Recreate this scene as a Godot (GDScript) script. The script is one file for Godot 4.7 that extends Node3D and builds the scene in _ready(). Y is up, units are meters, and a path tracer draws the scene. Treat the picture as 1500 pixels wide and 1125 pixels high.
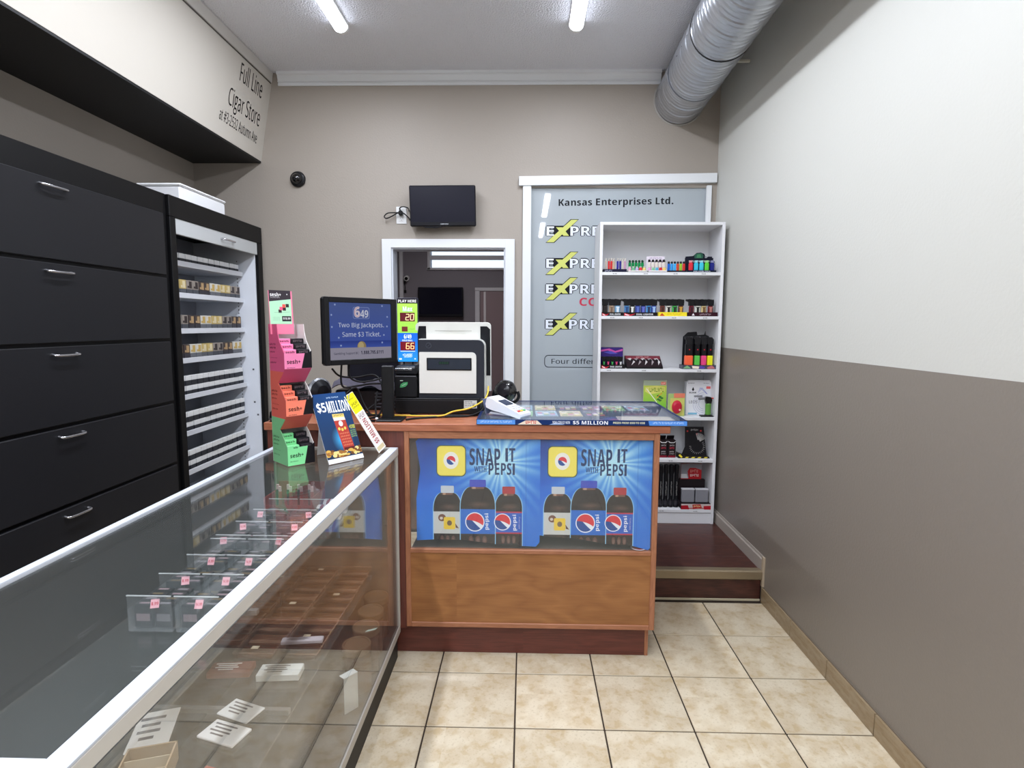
extends Node3D

const WALL_Z := -4.06
const CEIL := 3.2
const RX := 1.305      # right wall face
const LX := -2.32      # left wall face
const FZ := 3.2        # front wall face
const PLAT := 0.17     # raised floor on the right
const CT := 1.07       # counter top

var taken := {}
var mats := {}
var rng := RandomNumberGenerator.new()

# ---------------------------------------------------------------- mesh builder
class MB:
	var v := PackedVector3Array()
	var n := PackedVector3Array()
	var u := PackedVector2Array()
	var c := PackedColorArray()
	var col := Color.WHITE
	var xf := Transform3D.IDENTITY

	func tri(a: Vector3, b: Vector3, d: Vector3, na: Vector3, nb: Vector3, nd: Vector3, ua := Vector2.ZERO, ub := Vector2.ZERO, ud := Vector2.ZERO) -> void:
		var flip := (b - a).cross(d - a).dot(na + nb + nd) > 0.0
		var ps := [a, d, b] if flip else [a, b, d]
		var ns := [na, nd, nb] if flip else [na, nb, nd]
		var us := [ua, ud, ub] if flip else [ua, ub, ud]
		for i in 3:
			v.append(xf * (ps[i] as Vector3))
			n.append((xf.basis * (ns[i] as Vector3)).normalized())
			u.append(us[i])
			c.append(col)

	func quadn(a: Vector3, b: Vector3, d: Vector3, e: Vector3, nn: Vector3, r := Rect2(0, 0, 1, 1)) -> void:
		var ua := Vector2(r.position.x, r.end.y)
		var ub := r.end
		var ud := Vector2(r.end.x, r.position.y)
		var ue := r.position
		tri(a, b, d, nn, nn, nn, ua, ub, ud)
		tri(a, d, e, nn, nn, nn, ua, ud, ue)

	# a bottom left, b bottom right, d top right, e top left, seen from the front
	func quad(a: Vector3, b: Vector3, d: Vector3, e: Vector3, r := Rect2(0, 0, 1, 1)) -> void:
		quadn(a, b, d, e, (b - a).cross(e - a).normalized(), r)

	func box(ce: Vector3, s: Vector3, bev := 0.0, ba := Basis.IDENTITY) -> void:
		var h := s * 0.5
		var bv := minf(bev, minf(h.x, minf(h.y, h.z)) * 0.9)
		var p := func(sg: Vector3, ax: int) -> Vector3:
			var q := Vector3.ZERO
			for k in 3:
				q[k] = sg[k] * (h[k] if k == ax else h[k] - bv)
			return ce + ba * q
		for ax in 3:
			var b1 := (ax + 1) % 3
			var b2 := (ax + 2) % 3
			for sgn in [-1.0, 1.0]:
				var nn := Vector3.ZERO
				nn[ax] = sgn
				nn = ba * nn
				var cs: Array[Vector3] = []
				for k in [[-1.0, -1.0], [1.0, -1.0], [1.0, 1.0], [-1.0, 1.0]]:
					var sg := Vector3.ZERO
					sg[ax] = sgn
					sg[b1] = k[0]
					sg[b2] = k[1]
					cs.append(p.call(sg, ax))
				quadn(cs[0], cs[1], cs[2], cs[3], nn)
				if bv <= 0.0:
					continue
				for s1 in [-1.0, 1.0]:   # edge between axis ax (sgn) and axis b1 (s1)
					var lo := Vector3.ZERO
					lo[ax] = sgn
					lo[b1] = s1
					lo[b2] = -1.0
					var hi := lo
					hi[b2] = 1.0
					var en := Vector3.ZERO
					en[ax] = sgn
					en[b1] = s1
					quadn(p.call(lo, ax), p.call(hi, ax), p.call(hi, b1), p.call(lo, b1), ba * en.normalized())
		if bv > 0.0:
			for sx in [-1.0, 1.0]:
				for sy in [-1.0, 1.0]:
					for sz in [-1.0, 1.0]:
						var sg := Vector3(sx, sy, sz)
						var nn := ba * sg.normalized()
						tri(p.call(sg, 0), p.call(sg, 1), p.call(sg, 2), nn, nn, nn)

	# profile of (radius, height) turned round the y axis at o
	func lathe(prof: Array, seg := 20, o := Vector3.ZERO, ba := Basis.IDENTITY) -> void:
		for i in prof.size() - 1:
			var p0: Vector2 = prof[i]
			var p1: Vector2 = prof[i + 1]
			var d := p1 - p0
			var sl := Vector2(d.y, -d.x).normalized()
			for k in seg:
				var a0 := TAU * k / seg
				var a1 := TAU * (k + 1) / seg
				var c0 := Vector3(cos(a0), 0, sin(a0))
				var c1 := Vector3(cos(a1), 0, sin(a1))
				var n0 := ba * (c0 * sl.x + Vector3.UP * sl.y)
				var n1 := ba * (c1 * sl.x + Vector3.UP * sl.y)
				var q00 := o + ba * (c0 * p0.x + Vector3.UP * p0.y)
				var q10 := o + ba * (c1 * p0.x + Vector3.UP * p0.y)
				var q01 := o + ba * (c0 * p1.x + Vector3.UP * p1.y)
				var q11 := o + ba * (c1 * p1.x + Vector3.UP * p1.y)
				if p0.x > 0.0:
					tri(q00, q10, q11, n0, n1, n1)
				if p1.x > 0.0:
					tri(q00, q11, q01, n0, n1, n0)

	func cyl(a: Vector3, b: Vector3, r: float, seg := 12, r2 := -1.0) -> void:
		var d := b - a
		var y := d.normalized()
		var x := y.cross(Vector3.FORWARD if absf(y.z) < 0.9 else Vector3.RIGHT).normalized()
		var rr := r if r2 < 0.0 else r2
		lathe([Vector2(0, 0), Vector2(r, 0), Vector2(rr, d.length()), Vector2(0, d.length())], seg, a, Basis(x, y, x.cross(y)))

	# a round cord through the points, smoothed
	func tube(pts: Array, r: float, seg := 8, sub := 5) -> void:
		var ps: Array[Vector3] = []
		var m := pts.size()
		for i in m - 1:
			var p0: Vector3 = pts[maxi(i - 1, 0)]
			var p1: Vector3 = pts[i]
			var p2: Vector3 = pts[i + 1]
			var p3: Vector3 = pts[mini(i + 2, m - 1)]
			for k in sub:
				ps.append(p1.cubic_interpolate(p2, p0, p3, float(k) / sub))
		ps.append(pts[m - 1])
		var side := Vector3.ZERO
		var rings := []
		for i in ps.size():
			var t := (ps[mini(i + 1, ps.size() - 1)] - ps[maxi(i - 1, 0)]).normalized()
			if side == Vector3.ZERO:
				side = t.cross(Vector3.UP if absf(t.y) < 0.9 else Vector3.RIGHT).normalized()
			side = (side - t * side.dot(t)).normalized()
			var up := side.cross(t)
			var ring := []
			for k in seg:
				var a := TAU * k / seg
				ring.append(side * cos(a) + up * sin(a))
			rings.append(ring)
		for i in ps.size() - 1:
			for k in seg:
				var k2 := (k + 1) % seg
				var na: Vector3 = rings[i][k]
				var nb: Vector3 = rings[i][k2]
				var nc: Vector3 = rings[i + 1][k2]
				var nd: Vector3 = rings[i + 1][k]
				tri(ps[i] + na * r, ps[i] + nb * r, ps[i + 1] + nc * r, na, nb, nc)
				tri(ps[i] + na * r, ps[i + 1] + nc * r, ps[i + 1] + nd * r, na, nc, nd)

	# outline in x, y pushed along z from z0 to z1; the front carries uv over the rect
	func prism(poly: PackedVector2Array, z0: float, z1: float, r := Rect2(0, 0, 1, 1)) -> void:
		var ids := Geometry2D.triangulate_polygon(poly)
		for i in range(0, ids.size(), 3):
			for side in 2:
				var z := z1 if side else z0
				var nn := Vector3(0, 0, 1 if z1 > z0 else -1) * (1.0 if side else -1.0)
				var q: Array[Vector3] = []
				var w: Array[Vector2] = []
				for k in 3:
					var p := poly[ids[i + k]]
					q.append(Vector3(p.x, p.y, z))
					w.append(Vector2((p.x - r.position.x) / r.size.x, 1.0 - (p.y - r.position.y) / r.size.y))
				tri(q[0], q[1], q[2], nn, nn, nn, w[0], w[1], w[2])
		var cw := Geometry2D.is_polygon_clockwise(poly)
		for i in poly.size():
			var a := poly[i]
			var b := poly[(i + 1) % poly.size()]
			var e := (b - a).normalized()
			var nn := Vector3(e.y, -e.x, 0) * (-1.0 if cw else 1.0)
			quadn(Vector3(a.x, a.y, z0), Vector3(b.x, b.y, z0), Vector3(b.x, b.y, z1), Vector3(a.x, a.y, z1), nn, Rect2(0.01, 0.01, 0.001, 0.001))

	# lettering laid flat in the x, y plane at z, fitted to a box
	func txt(arr: Array, x: float, y: float, w: float, h: float, z: float) -> void:
		var pts: PackedVector2Array = arr[0]
		var b: Rect2 = arr[1]
		for i in range(0, pts.size(), 3):
			var q: Array[Vector3] = []
			for k in 3:
				var p := (pts[i + k] - b.position) / b.size
				q.append(Vector3(x + p.x * w, y + p.y * h, z))
			tri(q[0], q[1], q[2], Vector3.BACK, Vector3.BACK, Vector3.BACK)

	func mesh() -> ArrayMesh:
		var a := []
		a.resize(Mesh.ARRAY_MAX)
		a[Mesh.ARRAY_VERTEX] = v
		a[Mesh.ARRAY_NORMAL] = n
		a[Mesh.ARRAY_TEX_UV] = u
		a[Mesh.ARRAY_COLOR] = c
		var m := ArrayMesh.new()
		m.add_surface_from_arrays(Mesh.PRIMITIVE_TRIANGLES, a)
		return m

# ---------------------------------------------------------------- flat print
static var glyphs := {}

static func letters(s: String, bold := true, serif := false, slant := 0.0) -> Array:
	var key := s + str(bold) + str(serif) + str(slant)
	if glyphs.has(key):
		return glyphs[key]
	if s.begins_with("~"):      # print too small to read in the photograph: bare strokes, no words
		var marks := PackedVector2Array()
		var x0 := 0.0
		for i in s.length():
			if s[i] == "~":
				var w := 0.5 + 0.22 * sin(i * 2.4 + s.length())
				for q in [[0.0, 0.0, 0.14, 1.0], [0.14, [0.0, 0.4, 0.8][i % 3], w, 0.2], [w, [0.0, 0.35][i % 2], 0.14, [1.0, 0.65][i % 2]]]:
					var a := Vector2(x0 + q[0], q[1])
					var b := a + Vector2(q[2], q[3])
					marks.append_array(PackedVector2Array([a, Vector2(b.x, a.y), b, a, b, Vector2(a.x, b.y)]))
				x0 += w + 0.34
			else:
				x0 += 0.5
		glyphs[key] = [marks, Rect2(0, 0, x0 - 0.2, 1)]
		return glyphs[key]
	var f := SystemFont.new()
	f.font_names = PackedStringArray(["Droid Serif" if serif else "Droid Sans"])
	f.font_weight = 700 if bold else 400
	var t := TextMesh.new()
	t.font = f
	t.text = s
	t.depth = 0.0
	t.font_size = 48
	t.pixel_size = 0.01
	t.curve_step = 1.0
	var a := t.get_mesh_arrays()
	var vs: PackedVector3Array = a[Mesh.ARRAY_VERTEX]
	var idx: PackedInt32Array = a[Mesh.ARRAY_INDEX]
	var out := PackedVector2Array()
	var r := Rect2(vs[0].x, vs[0].y, 0, 0)
	for i in idx:
		var p := Vector2(vs[i].x + vs[i].y * slant, vs[i].y)
		out.append(p)
		r = r.expand(p)
	glyphs[key] = [out, r]
	return glyphs[key]

class Canvas:
	var im: Image
	var sz: Vector2i

	func _init(w: int, h: int, col: Color) -> void:
		sz = Vector2i(w, h)
		im = Image.create(w * 2, h * 2, false, Image.FORMAT_RGBA8)
		im.fill(col)

	func span(y: int, x0: float, x1: float, col: Color) -> void:
		var a := roundi(x0)
		var b := roundi(x1)
		if b > a:
			im.fill_rect(Rect2i(a, y, b - a, 1), col)

	func rect(x: float, y: float, w: float, h: float, col: Color) -> void:
		im.fill_rect(Rect2i(roundi(x * 2), roundi(y * 2), roundi(w * 2), roundi(h * 2)), col)

	func rrect(x: float, y: float, w: float, h: float, r: float, col: Color) -> void:
		rect(x + r, y, w - 2 * r, h, col)
		rect(x, y + r, w, h - 2 * r, col)
		for q in [Vector2(x + r, y + r), Vector2(x + w - r, y + r), Vector2(x + r, y + h - r), Vector2(x + w - r, y + h - r)]:
			ell(q.x, q.y, r, r, col)

	func ell(cx: float, cy: float, rx: float, ry: float, col: Color) -> void:
		for y in range(int((cy - ry) * 2), int((cy + ry) * 2) + 1):
			var t := (y + 0.5 - cy * 2) / (ry * 2)
			if absf(t) < 1.0:
				var w := sqrt(1.0 - t * t) * rx * 2
				span(y, cx * 2 - w, cx * 2 + w, col)

	func tri(a: Vector2, b: Vector2, c: Vector2, col: Color) -> void:
		a *= 2.0
		b *= 2.0
		c *= 2.0
		for y in range(floori(minf(a.y, minf(b.y, c.y))), ceili(maxf(a.y, maxf(b.y, c.y))) + 1):
			var yy := y + 0.5
			var lo := 1e9
			var hi := -1e9
			for e in [[a, b], [b, c], [c, a]]:
				var p: Vector2 = e[0]
				var q: Vector2 = e[1]
				if (p.y <= yy) != (q.y <= yy):
					var x := p.x + (q.x - p.x) * (yy - p.y) / (q.y - p.y)
					lo = minf(lo, x)
					hi = maxf(hi, x)
			if hi > lo:
				span(y, lo, hi, col)

	func poly(pts: PackedVector2Array, col: Color) -> void:
		var ids := Geometry2D.triangulate_polygon(pts)
		for i in range(0, ids.size(), 3):
			tri(pts[ids[i]], pts[ids[i + 1]], pts[ids[i + 2]], col)

	func line(a: Vector2, b: Vector2, w: float, col: Color) -> void:
		var d := (b - a).normalized().orthogonal() * w * 0.5
		tri(a + d, b + d, b - d, col)
		tri(a + d, b - d, a - d, col)

	# lettering fitted to the box; quarter turns it to read upwards
	func text(arr: Array, x: float, y: float, w: float, h: float, col: Color, quarter := false) -> void:
		var pts: PackedVector2Array = arr[0]
		var b: Rect2 = arr[1]
		for i in range(0, pts.size(), 3):
			var q := PackedVector2Array()
			for k in 3:
				var p := (pts[i + k] - b.position) / b.size
				q.append(Vector2(x + (1.0 - p.y) * w, y + (1.0 - p.x) * h) if quarter else Vector2(x + p.x * w, y + (1.0 - p.y) * h))
			tri(q[0], q[1], q[2], col)

	func fade(x: float, y: float, w: float, h: float, top: Color, bottom: Color) -> void:
		for k in roundi(h * 2):
			im.fill_rect(Rect2i(roundi(x * 2), roundi(y * 2) + k, roundi(w * 2), 1), top.lerp(bottom, k / (h * 2)))

	func tex() -> ImageTexture:
		im.shrink_x2()
		im.generate_mipmaps()
		return ImageTexture.create_from_image(im)

# ---------------------------------------------------------------- materials
func c8(r: int, g: int, b: int) -> Color:
	return Color8(r, g, b)

func mat(col: Color, rough := 0.6, metal := 0.0, coat := 0.0) -> StandardMaterial3D:
	var key := "%s|%.2f|%.2f|%.2f" % [col.to_html(), rough, metal, coat]
	if not mats.has(key):
		var m := StandardMaterial3D.new()
		m.albedo_color = col
		m.roughness = rough
		m.metallic = metal
		if metal < 0.3:
			m.metallic_specular = 0.34
		if coat > 0.0:
			m.clearcoat_enabled = true
			m.clearcoat = coat
			m.clearcoat_roughness = 0.05
		mats[key] = m
	return mats[key]

func glass(tint: Color, alpha: float, shine := 0.5) -> StandardMaterial3D:
	var key := "glass%s%.3f%.2f" % [tint.to_html(), alpha, shine]
	if not mats.has(key):
		var m := StandardMaterial3D.new()
		m.transparency = BaseMaterial3D.TRANSPARENCY_ALPHA
		m.albedo_color = Color(tint, alpha)
		m.roughness = 0.0
		m.metallic_specular = shine
		mats[key] = m
	return mats[key]

func printed(t: Texture2D, rough := 0.45, glow := 0.0) -> StandardMaterial3D:
	var m := StandardMaterial3D.new()
	m.albedo_texture = t
	m.roughness = rough
	m.metallic_specular = 0.28
	if glow > 0.0:
		m.albedo_color = Color(0.25, 0.25, 0.25)
		m.emission_enabled = true
		m.emission = Color.WHITE
		m.emission_operator = BaseMaterial3D.EMISSION_OP_MULTIPLY
		m.emission_texture = t
		m.emission_energy_multiplier = glow
	return m

func tri_mat(t: Texture2D, scale: float, rough := 0.6, world := false, off := Vector3.ZERO, tint := Color.WHITE) -> StandardMaterial3D:
	var m := StandardMaterial3D.new()
	m.albedo_texture = t
	m.albedo_color = tint
	m.roughness = rough
	m.uv1_triplanar = true
	m.uv1_world_triplanar = world
	m.uv1_scale = Vector3.ONE * scale
	m.uv1_offset = off
	return m

func wood_tex(dark: Color, light: Color, sd: int, rings: float, streak: float) -> Image:
	var nz := FastNoiseLite.new()
	nz.seed = sd
	nz.frequency = 1.0
	nz.fractal_octaves = 3
	var im := Image.create(512, 512, false, Image.FORMAT_RGBA8)
	for y in 512:
		for x in 512:
			var fx := x / 512.0
			var fy := y / 512.0
			var warp := nz.get_noise_2d(fx * 1.6, fy * 4.0) * 0.32
			var g := absf(fposmod((fy + warp) * rings, 1.0) - 0.5) * 2.0
			var f := nz.get_noise_2d(fx * 5.0 + 9.0, fy * 110.0)
			var t := clampf(g * (1.0 - streak) + 0.5 * streak + f * 0.45 * streak + f * 0.15, 0.0, 1.0)
			im.set_pixel(x, y, dark.lerp(light, t))
	return im

func turned(im: Image) -> Image:
	var o: Image = im.duplicate()
	o.rotate_90(CLOCKWISE)
	return o

func itex(im: Image) -> ImageTexture:
	im.generate_mipmaps()
	return ImageTexture.create_from_image(im)

func noise_bump(freq: float, sd: int, oct := 3) -> ImageTexture:
	var nz := FastNoiseLite.new()
	nz.seed = sd
	nz.frequency = freq
	nz.fractal_octaves = oct
	return itex(nz.get_seamless_image(512, 512))

# ---------------------------------------------------------------- objects
func numbered(s: String) -> String:
	if not taken.has(s):
		taken[s] = 0
		return s
	taken[s] += 1
	return "%s_%03d" % [s, taken[s]]

func tag(o: Node3D, label: String, category: String, group := "") -> void:
	o.set_meta("label", label)
	o.set_meta("category", category)
	if group:
		o.set_meta("group", group)

func thing(called: String, label: String, category: String, at := Vector3.ZERO, yaw := 0.0, group := "") -> Node3D:
	var o := Node3D.new()
	o.name = numbered(called)
	add_child(o)
	o.position = at
	o.rotation.y = yaw
	tag(o, label, category, group)
	return o

func part(root: Node3D, called: String, b: MB, m: Material, label := "") -> MeshInstance3D:
	var o := MeshInstance3D.new()
	o.name = called
	o.mesh = b.mesh()
	o.material_override = m
	root.add_child(o, true)
	if label:
		o.set_meta("label", label)
	return o

func shared(root: Node3D, called: String, me: Mesh, m: Material, at := Vector3.ZERO) -> MeshInstance3D:
	var o := MeshInstance3D.new()
	o.name = called
	o.mesh = me
	o.material_override = m
	o.position = at
	root.add_child(o, true)
	return o

func solo(called: String, label: String, category: String, b: MB, m: Material, group := "") -> MeshInstance3D:
	var o := part(self, numbered(called), b, m)
	tag(o, label, category, group)
	return o

func struct(called: String, b: MB, m: Material, parent: Node3D = null) -> MeshInstance3D:
	var o := part(parent if parent else self, called if parent else numbered(called), b, m)
	if not parent:
		o.set_meta("kind", "structure")
	return o

func bx(ce: Vector3, s: Vector3, bev := 0.0) -> MB:
	var b := MB.new()
	b.box(ce, s, bev)
	return b

# box from its two corners
func bb(lo: Vector3, hi: Vector3, bev := 0.0) -> MB:
	return bx((lo + hi) * 0.5, hi - lo, bev)

func panel(root: Node3D, called: String, m: Material, w: float, h: float, xf: Transform3D) -> MeshInstance3D:
	var b := MB.new()
	b.xf = xf
	b.quad(Vector3(-w / 2, -h / 2, 0), Vector3(w / 2, -h / 2, 0), Vector3(w / 2, h / 2, 0), Vector3(-w / 2, h / 2, 0))
	return part(root, called, b, m)

func nth(i: int) -> String:
	return ["first", "second", "third", "fourth", "fifth", "sixth", "seventh", "eighth", "ninth", "tenth", "eleventh", "twelfth", "thirteenth", "fourteenth", "fifteenth", "sixteenth"][i]

func _ready() -> void:
	rng.seed = 7
	# ------------------------------------------------ camera, sky, lamps, exposure
	var cam := Camera3D.new()
	cam.name = "camera"
	cam.fov = 67.84
	cam.near = 0.02
	cam.position = Vector3(0, 1.5, 0)
	cam.rotation_order = EULER_ORDER_YXZ
	cam.rotation = Vector3(-0.10366, 0.02276, 0.00471)
	cam.current = true
	add_child(cam)
	var env := Environment.new()
	env.background_mode = Environment.BG_SKY
	var sm := ProceduralSkyMaterial.new()
	sm.sky_top_color = c8(150, 180, 215)
	sm.sky_horizon_color = c8(225, 232, 238)
	sm.ground_bottom_color = c8(120, 118, 112)
	sm.ground_horizon_color = c8(200, 202, 200)
	sm.energy_multiplier = SKY_E
	var sky := Sky.new()
	sky.sky_material = sm
	env.sky = sky
	env.tonemap_mode = Environment.TONE_MAPPER_LINEAR
	env.tonemap_exposure = EXPO
	env.sdfgi_enabled = true
	env.ssao_enabled = true
	env.ssil_enabled = true
	var we := WorldEnvironment.new()
	we.name = "environment"
	we.environment = env
	add_child(we)
	for k in 3:  # only the far pair shows; the rest, out of view, light the room
		for s in 2:
			lamp([-1.06, 0.275][s], [-3.43, -0.75, 1.3][k], [2.4, 1.6, 1.6][k], s, k)
	var ol := thing("added_office_lamp", "added square ceiling panel lamp, out of view, lighting the back office", "lamp", Vector3(-0.9, 2.85, -6.0))   # added fill lamp, out of view, brightens the office behind the wall
	part(ol, "frame", bb(Vector3(-0.33, -0.03, -0.33), Vector3(0.33, 0, 0.33), 0.004), mat(c8(220, 220, 220), 0.5))
	var om := StandardMaterial3D.new()
	om.emission_enabled = true
	om.emission = c8(255, 244, 236)
	om.emission_energy_multiplier = 1.5
	part(ol, "diffuser", bb(Vector3(-0.3, -0.036, -0.3), Vector3(0.3, -0.03, 0.3), 0.001), om)
	var bl := AreaLight3D.new()
	bl.name = "added_office_light"
	bl.area_size = Vector2(0.6, 0.6)
	bl.light_color = c8(250, 248, 255)
	bl.light_energy = OFFICE_E
	bl.shadow_enabled = true
	bl.position = Vector3(0, -0.04, 0)
	bl.rotation_degrees = Vector3(-90, 0, 0)
	ol.add_child(bl)

	build_room()
	build_office()
	build_counter()
	build_showcase()
	build_cabinet()
	build_bookcase()
	build_counter_things()
	build_wall_things()

const SKY_E := 2.0
const EXPO := 1.0
const LAMP_E := 4.5
const LAMP_GLOW := 8.0
const OFFICE_E := 2.0

func lamp(x: float, z0: float, ln: float, s: int, k: int) -> void:
	var o := thing("ceiling_lamp", ["left", "right"][s] + ["most lamp in view, long white wraparound tube light on the ceiling", " row of white ceiling tube lights, unseen middle one above the camera", " row of white ceiling tube lights, unseen last one by the shop front"][k], "lamp", Vector3(x, CEIL, z0))
	var pan := bb(Vector3(-0.04, -0.02, 0.012), Vector3(0.04, 0, ln - 0.012), 0.003)
	part(o, "housing", pan, mat(c8(232, 232, 230), 0.5))
	var d := MB.new()
	var arc := PackedVector2Array()
	for i in 13:
		var a := PI * i / 12.0
		arc.append(Vector2(-cos(a) * 0.04, -0.02 - sin(a) * 0.035))
	d.prism(arc, 0.02, ln - 0.02)
	var gm := StandardMaterial3D.new()
	gm.albedo_color = Color(0.9, 0.9, 0.9)
	gm.emission_enabled = true
	gm.emission = c8(234, 241, 255)
	gm.emission_energy_multiplier = LAMP_GLOW
	part(o, "diffuser", d, gm)
	for e in 2:
		var cap := MB.new()
		var ca := PackedVector2Array()
		for i in 13:
			var a := PI * i / 12.0
			ca.append(Vector2(-cos(a) * 0.042, -0.018 - sin(a) * 0.038))
		ca.append(Vector2(0.042, 0))
		ca.append(Vector2(-0.042, 0))
		cap.prism(ca, [0.0, ln - 0.02][e], [0.02, ln][e])
		part(o, "end_cap", cap, mat(c8(240, 240, 240), 0.5))
	var l := AreaLight3D.new()
	l.name = "lamp_light"
	l.area_size = Vector2(0.07, ln - 0.05)
	l.light_color = c8(238, 244, 255)
	l.light_energy = LAMP_E * ln / 2.4
	l.shadow_enabled = true
	l.position = Vector3(0, -0.062, ln / 2)
	l.rotation_degrees = Vector3(-90, 0, 0)
	o.add_child(l)

func build_room() -> void:
	var wall_b := noise_bump(0.02, 3)
	var taupe := StandardMaterial3D.new()
	taupe.albedo_color = c8(161, 152, 142)
	taupe.roughness = 0.55
	taupe.heightmap_enabled = true
	taupe.heightmap_texture = noise_bump(0.06, 5)
	taupe.heightmap_scale = 0.04
	taupe.uv1_triplanar = true
	taupe.uv1_world_triplanar = true
	taupe.uv1_scale = Vector3.ONE * 2.0
	var offwhite: StandardMaterial3D = taupe.duplicate()
	offwhite.albedo_color = c8(198, 197, 190)
	var lower: StandardMaterial3D = taupe.duplicate()
	lower.albedo_color = c8(130, 122, 113)
	lower.roughness = 0.4
	var white := mat(c8(226, 228, 230), 0.4)
	# floor: grout bed with tiles
	var grout := mat(c8(62, 52, 44), 0.9)
	struct("floor", bb(Vector3(LX - 0.1, -0.12, WALL_Z), Vector3(RX + 0.1, -0.004, FZ + 0.15)), grout)
	var fl: Node3D = get_node("floor")
	var nz := FastNoiseLite.new()
	nz.frequency = 1.0
	nz.fractal_octaves = 4
	var ti := Image.create(512, 512, false, Image.FORMAT_RGBA8)
	for y in 512:
		for x in 512:
			var p := Vector2(x, y) / 512.0
			var a := nz.get_noise_2d(p.x * 5.0, p.y * 5.0)
			var d := nz.get_noise_2d(p.x * 15.0 + 40.0, p.y * 15.0)
			var sp := nz.get_noise_2d(p.x * 55.0, p.y * 55.0 + 90.0)
			var col := c8(201, 184, 157).lerp(c8(214, 201, 178), clampf(0.5 + a * 1.6, 0, 1))
			col = col.lerp(c8(176, 148, 104), clampf((d + 0.02) * 1.0, 0, 0.36) * clampf(0.6 + a * -2.0, 0, 1))
			col = col.lerp(c8(160, 142, 112), clampf((sp - 0.3) * 1.5, 0, 0.25))
			ti.set_pixel(x, y, col)
	var tt := itex(ti)
	var tms: Array[StandardMaterial3D] = []
	for i in 8:
		var m := StandardMaterial3D.new()
		m.albedo_texture = tt
		m.roughness = 0.28
		m.uv1_scale = Vector3(0.42, 0.42, 1)
		m.uv1_offset = Vector3(rng.randf(), rng.randf(), 0)
		var v := 0.95 + rng.randf() * 0.08
		m.albedo_color = Color(v, v, v * 0.99)
		tms.append(m)
	var T := 0.3349
	var tb := bx(Vector3.ZERO, Vector3(T - 0.006, 0.012, T - 0.006), 0.0015).mesh()
	for i in range(-6, 5):
		for j in range(-5, 17):
			var x0 := -0.3641 + i * T
			var z0 := -2.3249 + j * T
			var w := minf(x0 + T, RX - 0.003) - x0
			var zz := maxf(z0, -3.017 if x0 > -0.1 else WALL_Z)
			var dz := z0 + T - zz
			if w < 0.03 or dz < 0.03:
				continue
			var me: Mesh = tb
			if w < T - 0.001 or dz < T - 0.001:
				me = bx(Vector3.ZERO, Vector3(w - 0.006, 0.012, dz - 0.006), 0.0015).mesh()
			shared(fl, "tile", me, tms[rng.randi() % 8], Vector3(x0 + w / 2, -0.006, zz + dz / 2))
	# raised wooden floor on the right with its step
	var pi := wood_tex(c8(52, 27, 23), c8(94, 52, 42), 21, 5.0, 0.6)
	var pm := tri_mat(itex(pi), 1.4, 0.35)
	struct("platform", bb(Vector3(-0.03, 0.0, WALL_Z), Vector3(RX, PLAT - 0.012, -3.04)), mat(c8(60, 32, 26), 0.7))
	var pl: Node3D = get_node("platform")
	for i in 6:
		var w := (4.06 - 3.045) / 6.0
		var m2: StandardMaterial3D = pm.duplicate()
		m2.uv1_offset = Vector3(rng.randf(), rng.randf(), rng.randf())
		part(pl, "plank", bb(Vector3(-0.03, PLAT - 0.012, WALL_Z + i * w + 0.0005), Vector3(RX - 0.01, PLAT, WALL_Z + (i + 1) * w - 0.0005), 0.0008), m2)
	part(pl, "riser", bb(Vector3(-0.03, 0.012, -3.04), Vector3(RX - 0.012, 0.128, -3.022), 0.001), pm)
	part(pl, "tile_strip", bb(Vector3(-0.03, 0, -3.022), Vector3(RX - 0.012, 0.012, -3.016), 0.001), mat(c8(196, 184, 156), 0.4))
	var ns := MB.new()
	ns.xf = Transform3D(Basis(Vector3.UP, PI / 2), Vector3(-0.03, 0, -3.02))
	ns.prism(PackedVector2Array([Vector2(0.03, PLAT), Vector2(0.03, PLAT + 0.006), Vector2(-0.012, PLAT + 0.008), Vector2(-0.02, PLAT + 0.002), Vector2(-0.02, 0.132), Vector2(-0.014, 0.126), Vector2(0.0, 0.128), Vector2(0.0, PLAT)]), 0, RX - 0.012 + 0.03)
	part(pl, "nosing", ns, mat(c8(150, 134, 108), 0.35, 0.5))
	# ceiling with stipple
	var cm := StandardMaterial3D.new()
	cm.albedo_color = c8(230, 231, 238)
	cm.roughness = 0.8
	cm.heightmap_enabled = true
	cm.heightmap_texture = noise_bump(0.09, 11, 2)
	cm.heightmap_scale = 0.5
	cm.uv1_triplanar = true
	cm.uv1_world_triplanar = true
	cm.uv1_scale = Vector3.ONE * 1.6
	struct("ceiling", bb(Vector3(LX - 0.1, CEIL, WALL_Z - 0.12), Vector3(RX + 0.1, CEIL + 0.12, FZ + 0.15)), cm)
	# back wall with a doorway and a glazed opening
	var wb := MB.new()
	var zt := WALL_Z - 0.12
	for r in [[LX - 0.1, 0.0, -0.945, CEIL], [-0.945, 2.035, -0.14, CEIL], [-0.14, 0.0, 0.0, CEIL], [0.0, 2.44, RX + 0.1, CEIL], [1.24, 0.0, RX + 0.1, 2.44]]:
		wb.box(Vector3((r[0] + r[2]) / 2, (r[1] + r[3]) / 2, (WALL_Z + zt) / 2), Vector3(r[2] - r[0], r[3] - r[1], 0.12))
	struct("wall_back", wb, taupe)
	struct("wall_left", bb(Vector3(LX - 0.1, -0.1, WALL_Z), Vector3(LX, CEIL, FZ)), taupe)
	# two-tone right wall
	struct("wall_right", bb(Vector3(RX, -0.1, WALL_Z), Vector3(RX + 0.1, CEIL, FZ)), offwhite)
	part(get_node("wall_right"), "lower_paint", bb(Vector3(RX - 0.0015, 0.0, WALL_Z), Vector3(RX + 0.01, 1.356, FZ)), lower, "darker taupe lower half")
	var sk := MB.new()
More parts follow.
